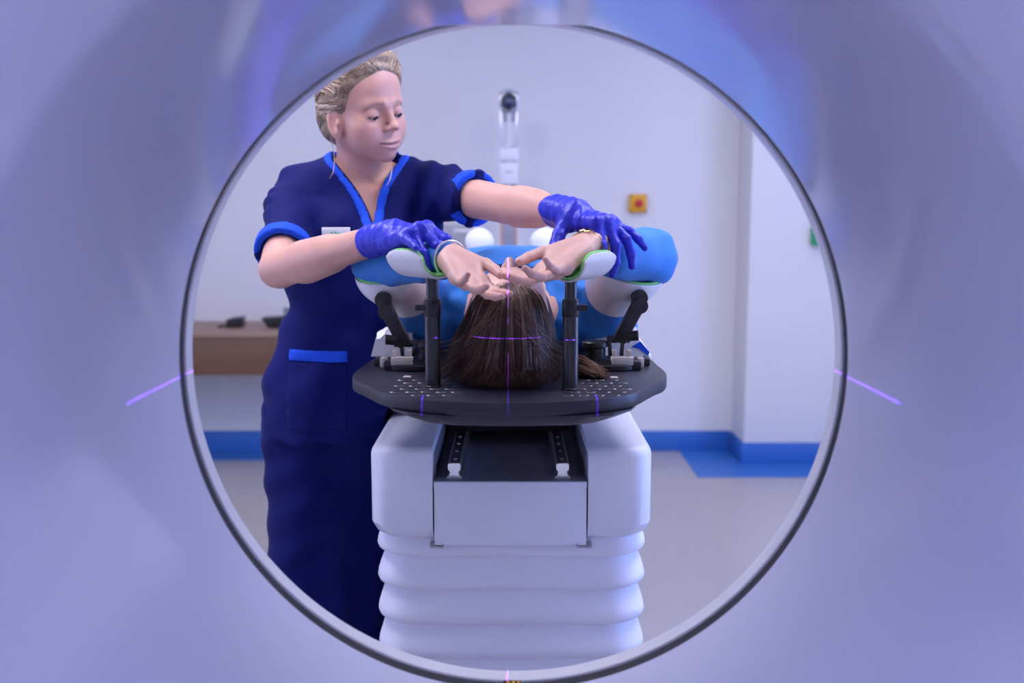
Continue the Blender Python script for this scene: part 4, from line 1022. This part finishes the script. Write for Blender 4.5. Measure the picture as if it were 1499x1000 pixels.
# jewellery: chain bracelet, watch strap, ring
ax = nrm(ER - WR); x_ = nrm(np.cross(ax, (0, 0, 1))); z_ = np.cross(x_, ax); m = MB()
for off, r0, tl in ((.014, .0305, .10), (.024, .0310, -.15)):
    n = 22
    for k in range(n):
        a0 = 2 * PI * k / n; a1 = a0 + 2 * PI / n * .8
        c0 = WR + ax * (off + tl * .02 * math.sin(a0)) + r0 * (math.cos(a0) * x_ + math.sin(a0) * z_); c1 = WR + ax * (off + tl * .02 * math.sin(a1)) + r0 * (math.cos(a1) * x_ + math.sin(a1) * z_)
        d = nrm(c1 - c0); w_ = ax if k % 2 else np.cross(d, ax); hw = .0022 * nrm(w_); m.tube([c0 - hw * .2, c0 + hw, c1 + hw, c1 - hw, c0 - hw, c0 + hw * .3], .0007, 6)
m.build('bracelet', M['gold'], pat, label='gold chain bracelet')
ax = nrm(EL - WL); x_ = nrm(np.cross(ax, (0, 0, 1))); z_ = np.cross(x_, ax); m = MB()
m.tube([WL + ax * .004 + .0290 * (math.cos(a) * x_ + math.sin(a) * z_) for a in np.linspace(0, 2 * PI, 40)], .0022, 8); m.build('watch_strap', M['steel'], pat, label='thin steel watch strap')
q = WR + .88 * (A(-.0125, .100, -.0045) @ TRh); dq = TRh[1]; x_ = TRh[0]; z_ = TRh[2]; m = MB()
m.tube([q + .0094 * (math.cos(a) * x_ + math.sin(a) * z_) for a in np.linspace(0, 2 * PI, 28)], .0013, 8); m.build('finger_ring', M['gold'], pat, label='gold finger ring')
# hair spread over the board
zk = [1.186, 1.180, 1.165, 1.145, 1.12, 1.095, 1.07, 1.05, 1.035, 1.026, 1.0222]
wL = [.020, .040, .060, .073, .082, .088, .094, .101, .107, .110, .106]; wR = [.020, .040, .060, .072, .080, .085, .088, .091, .094, .096, .092]
yf = [1.600, 1.578, 1.562, 1.550, 1.543, 1.541, 1.543, 1.546, 1.546, 1.543, 1.545]; yc_ = 1.69
def hairpt(x, z, lift=0.0):
    """front surface of the hair mass at (x, z), x = -1..1 across"""
    a = np.interp(-z, [-k for k in zk], wL); b = np.interp(-z, [-k for k in zk], wR); f_ = np.interp(-z, [-k for k in zk], yf)
    w_ = np.where(x < 0, a, b); s_ = np.abs(np.clip(x, -1, 1)); dep = (yc_ - f_ + lift)
    return np.stack([-.004 + x * (w_ + lift * s_), yc_ - dep * np.sqrt(np.maximum(1 - s_ ** 2.3, 0)), z + np.zeros_like(x)], -1)
rings = []; na = 48
for z in zk:
    xs_ = np.sin(np.linspace(-PI / 2, PI / 2, na)); fr = hairpt(xs_, np.full(na, z)); fr[:, 1] += .006; fr[:, 0] = -.004 + (fr[:, 0] + .004) * .93; bk = fr[::-1][1:-1].copy(); bk[:, 1] = yc_ + .05 * np.sqrt(np.maximum(1 - (bk[:, 0] / .115) ** 2, 0)) + 0 * bk[:, 1]
    rings.append(np.vstack([fr, bk]))
Vb, Fb = loft([list(r) for r in rings]); Vb = np.array(Vb)
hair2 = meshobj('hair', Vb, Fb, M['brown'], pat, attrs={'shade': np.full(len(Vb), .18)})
S = []; shd = []; rad = []; t_ = np.linspace(0, 1, 22)
NH = 3400
for i in range(NH):
    x0 = RNG.normal(0, .36); x0 = float(np.clip(x0, -.97, .97)); lock = math.sin(x0 * 23) * .5 + math.sin(x0 * 41 + 1) * .3
    part = -.06
    if RNG.random() < .72:                       # long lengths falling from the hairline to the board
        z0 = 1.178 - .020 * abs(x0) ** 1.4 * RNG.random() * 2 + RNG.normal() * .003; z1 = 1.0235 + abs(RNG.normal()) * .006 + .004 * (lock > .2)
        spread = (x0 - part) * (1.15 if x0 < part else .80); x1 = part + spread * 1.0 + .10 * lock * .5 + RNG.normal() * .03
        if x0 < part: x1 -= .20 * RNG.random()
        xs_ = part + (x0 - part) * .8 + (x1 - (part + (x0 - part) * .8)) * t_ ** 1.5
        zs_ = z0 + (z1 - z0) * (t_ ** .92)
    else:                                        # shorter lengths crossing from the parting over the ears
        z0 = 1.172 - RNG.random() * .05; sgn = -1 if RNG.random() < .55 else 1; x0 = part + sgn * RNG.random() * .25
        z1 = 1.03 + RNG.random() * .05; x1 = sgn * RNG.uniform(.75, 1.0); xs_ = x0 + (x1 - x0) * t_ ** 1.15; zs_ = z0 + (z1 - z0) * t_ ** 1.25
    xs_ = np.clip(xs_, -.995, .995); lift = .001 + .004 * RNG.random() + .0035 * lock * np.sin(t_ * PI) + .003
    pp = hairpt(xs_, zs_, lift)
    # tips roll forward on the board
    roll = np.clip((t_ - .86) / .14, 0, 1); pp[:, 1] -= roll * roll * (.012 + .012 * RNG.random()); pp[:, 0] += roll * RNG.normal() * .008; pp[:, 2] = np.maximum(pp[:, 2], 1.0222)
    S.append(pp); shd.append(np.clip(.46 + .26 * lock + RNG.normal() * .24 + (.25 if RNG.random() < .08 else 0), 0, 1)); rad.append(RNG.uniform(.0004, .0009))
for i in range(260):                             # light ends lying on the board beside the right post
    a0 = RNG.random(); p0 = A(.085, 1.66, 1.06 - .03 * RNG.random()); p1 = A(.118 + .02 * RNG.random(), 1.66 + .03 * RNG.normal(), 1.040 + .012 * RNG.normal()); p2 = A(.135 + .022 * RNG.random(), 1.62 + .03 * RNG.random(), 1.0225 + abs(RNG.normal()) * .006); p3 = p2 + A(.006 * RNG.normal(), -.02 * RNG.random(), .001)
    tt = t_[:, None]; S.append((1 - tt) ** 3 * p0 + 3 * tt * (1 - tt) ** 2 * p1 + 3 * tt ** 2 * (1 - tt) * p2 + tt ** 3 * p3 + A(0, 0, 0)); S[-1][:, 2] = np.maximum(S[-1][:, 2], 1.0222); shd.append(np.clip(RNG.normal(.85, .12), 0, 1)); rad.append(.0006)
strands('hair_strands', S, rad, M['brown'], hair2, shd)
# ================================================================== positioning lasers (lamps throwing thin violet planes)
from mathutils import Matrix
def laser(name, loc, aim, normal, half, power, width):
    """spot whose light is a thin sheet: normal to the sheet, aimed along aim"""
    l = bpy.data.lights.new(name, 'SPOT'); l.energy = power; l.color = (.17, .03, 1.0); l.spot_size = math.radians(2 * half); l.spot_blend = .05; l.shadow_soft_size = 0.0
    l.use_nodes = True; nt = l.node_tree; em = nt.nodes['Emission']
    tc = nt.nodes.new('ShaderNodeTexCoord'); sp = nt.nodes.new('ShaderNodeSeparateXYZ'); nt.links.new(tc.outputs['Normal'], sp.inputs[0])
    dv = nt.nodes.new('ShaderNodeMath'); dv.operation = 'DIVIDE'; nt.links.new(sp.outputs['X'], dv.inputs[0]); nt.links.new(sp.outputs['Z'], dv.inputs[1])
    ab = nt.nodes.new('ShaderNodeMath'); ab.operation = 'ABSOLUTE'; nt.links.new(dv.outputs[0], ab.inputs[0])
    lt = nt.nodes.new('ShaderNodeMath'); lt.operation = 'LESS_THAN'; lt.inputs[1].default_value = width; nt.links.new(ab.outputs[0], lt.inputs[0])
    nt.links.new(lt.outputs[0], em.inputs['Strength'])
    o = bpy.data.objects.new(name, l); C.objects.link(o); z = -nrm(aim); x = nrm(normal); x = nrm(x - z * np.dot(x, z)); y = np.cross(z, x)
    Mx = Matrix(((x[0], y[0], z[0], loc[0]), (x[1], y[1], z[1], loc[1]), (x[2], y[2], z[2], loc[2]), (0, 0, 0, 1))); o.matrix_world = Mx; return o
zs = BZ + BR * .96
D = lambda a: math.radians(a)
laser('sagittal_laser', (-.006, 1.19, zs - .012), (0, math.sin(D(29)), -math.cos(D(29))), (1, 0, 0), 34, 140, .0013)
laser('side_laser', (-.1335, 1.19, zs - .04), (0, math.sin(D(29)), -math.cos(D(29))), (1, 0, 0), 5, 230, .0026)
laser('side_laser', (.126, 1.19, zs - .04), (0, math.sin(D(29)), -math.cos(D(29))), (1, 0, 0), 5, 230, .0026)
for s_ in (-1, 1):
    laser('coronal_laser', (BX + s_ * (BR - .012), 1.19, 1.100), (-s_ * math.cos(D(18)), math.sin(D(18)), 0), (0, 0, 1), 31, 110, .0013)
# ================================================================== camera and output look
cam = bpy.data.cameras.new('camera'); co = bpy.data.objects.new('camera', cam); C.objects.link(co)
co.location = EYE; co.rotation_euler = (PI / 2 - TH, 0, 0)
cam.sensor_width = 36; cam.lens = FPX / 1499 * 36; cam.clip_start = .02; cam.clip_end = 50
cam.dof.use_dof = True; cam.dof.focus_distance = 1.66; cam.dof.aperture_fstop = 3.0
sc = bpy.context.scene; sc.camera = co
w = bpy.data.worlds.new('world'); sc.world = w; w.use_nodes = True
w.node_tree.nodes['Background'].inputs[0].default_value = (.3, .3, .5, 1); w.node_tree.nodes['Background'].inputs[1].default_value = .2
sc.view_settings.view_transform = 'Standard'; sc.view_settings.look = 'None'; sc.view_settings.exposure = 0.0; sc.view_settings.gamma = 1.0; sc.view_settings.use_curve_mapping = False
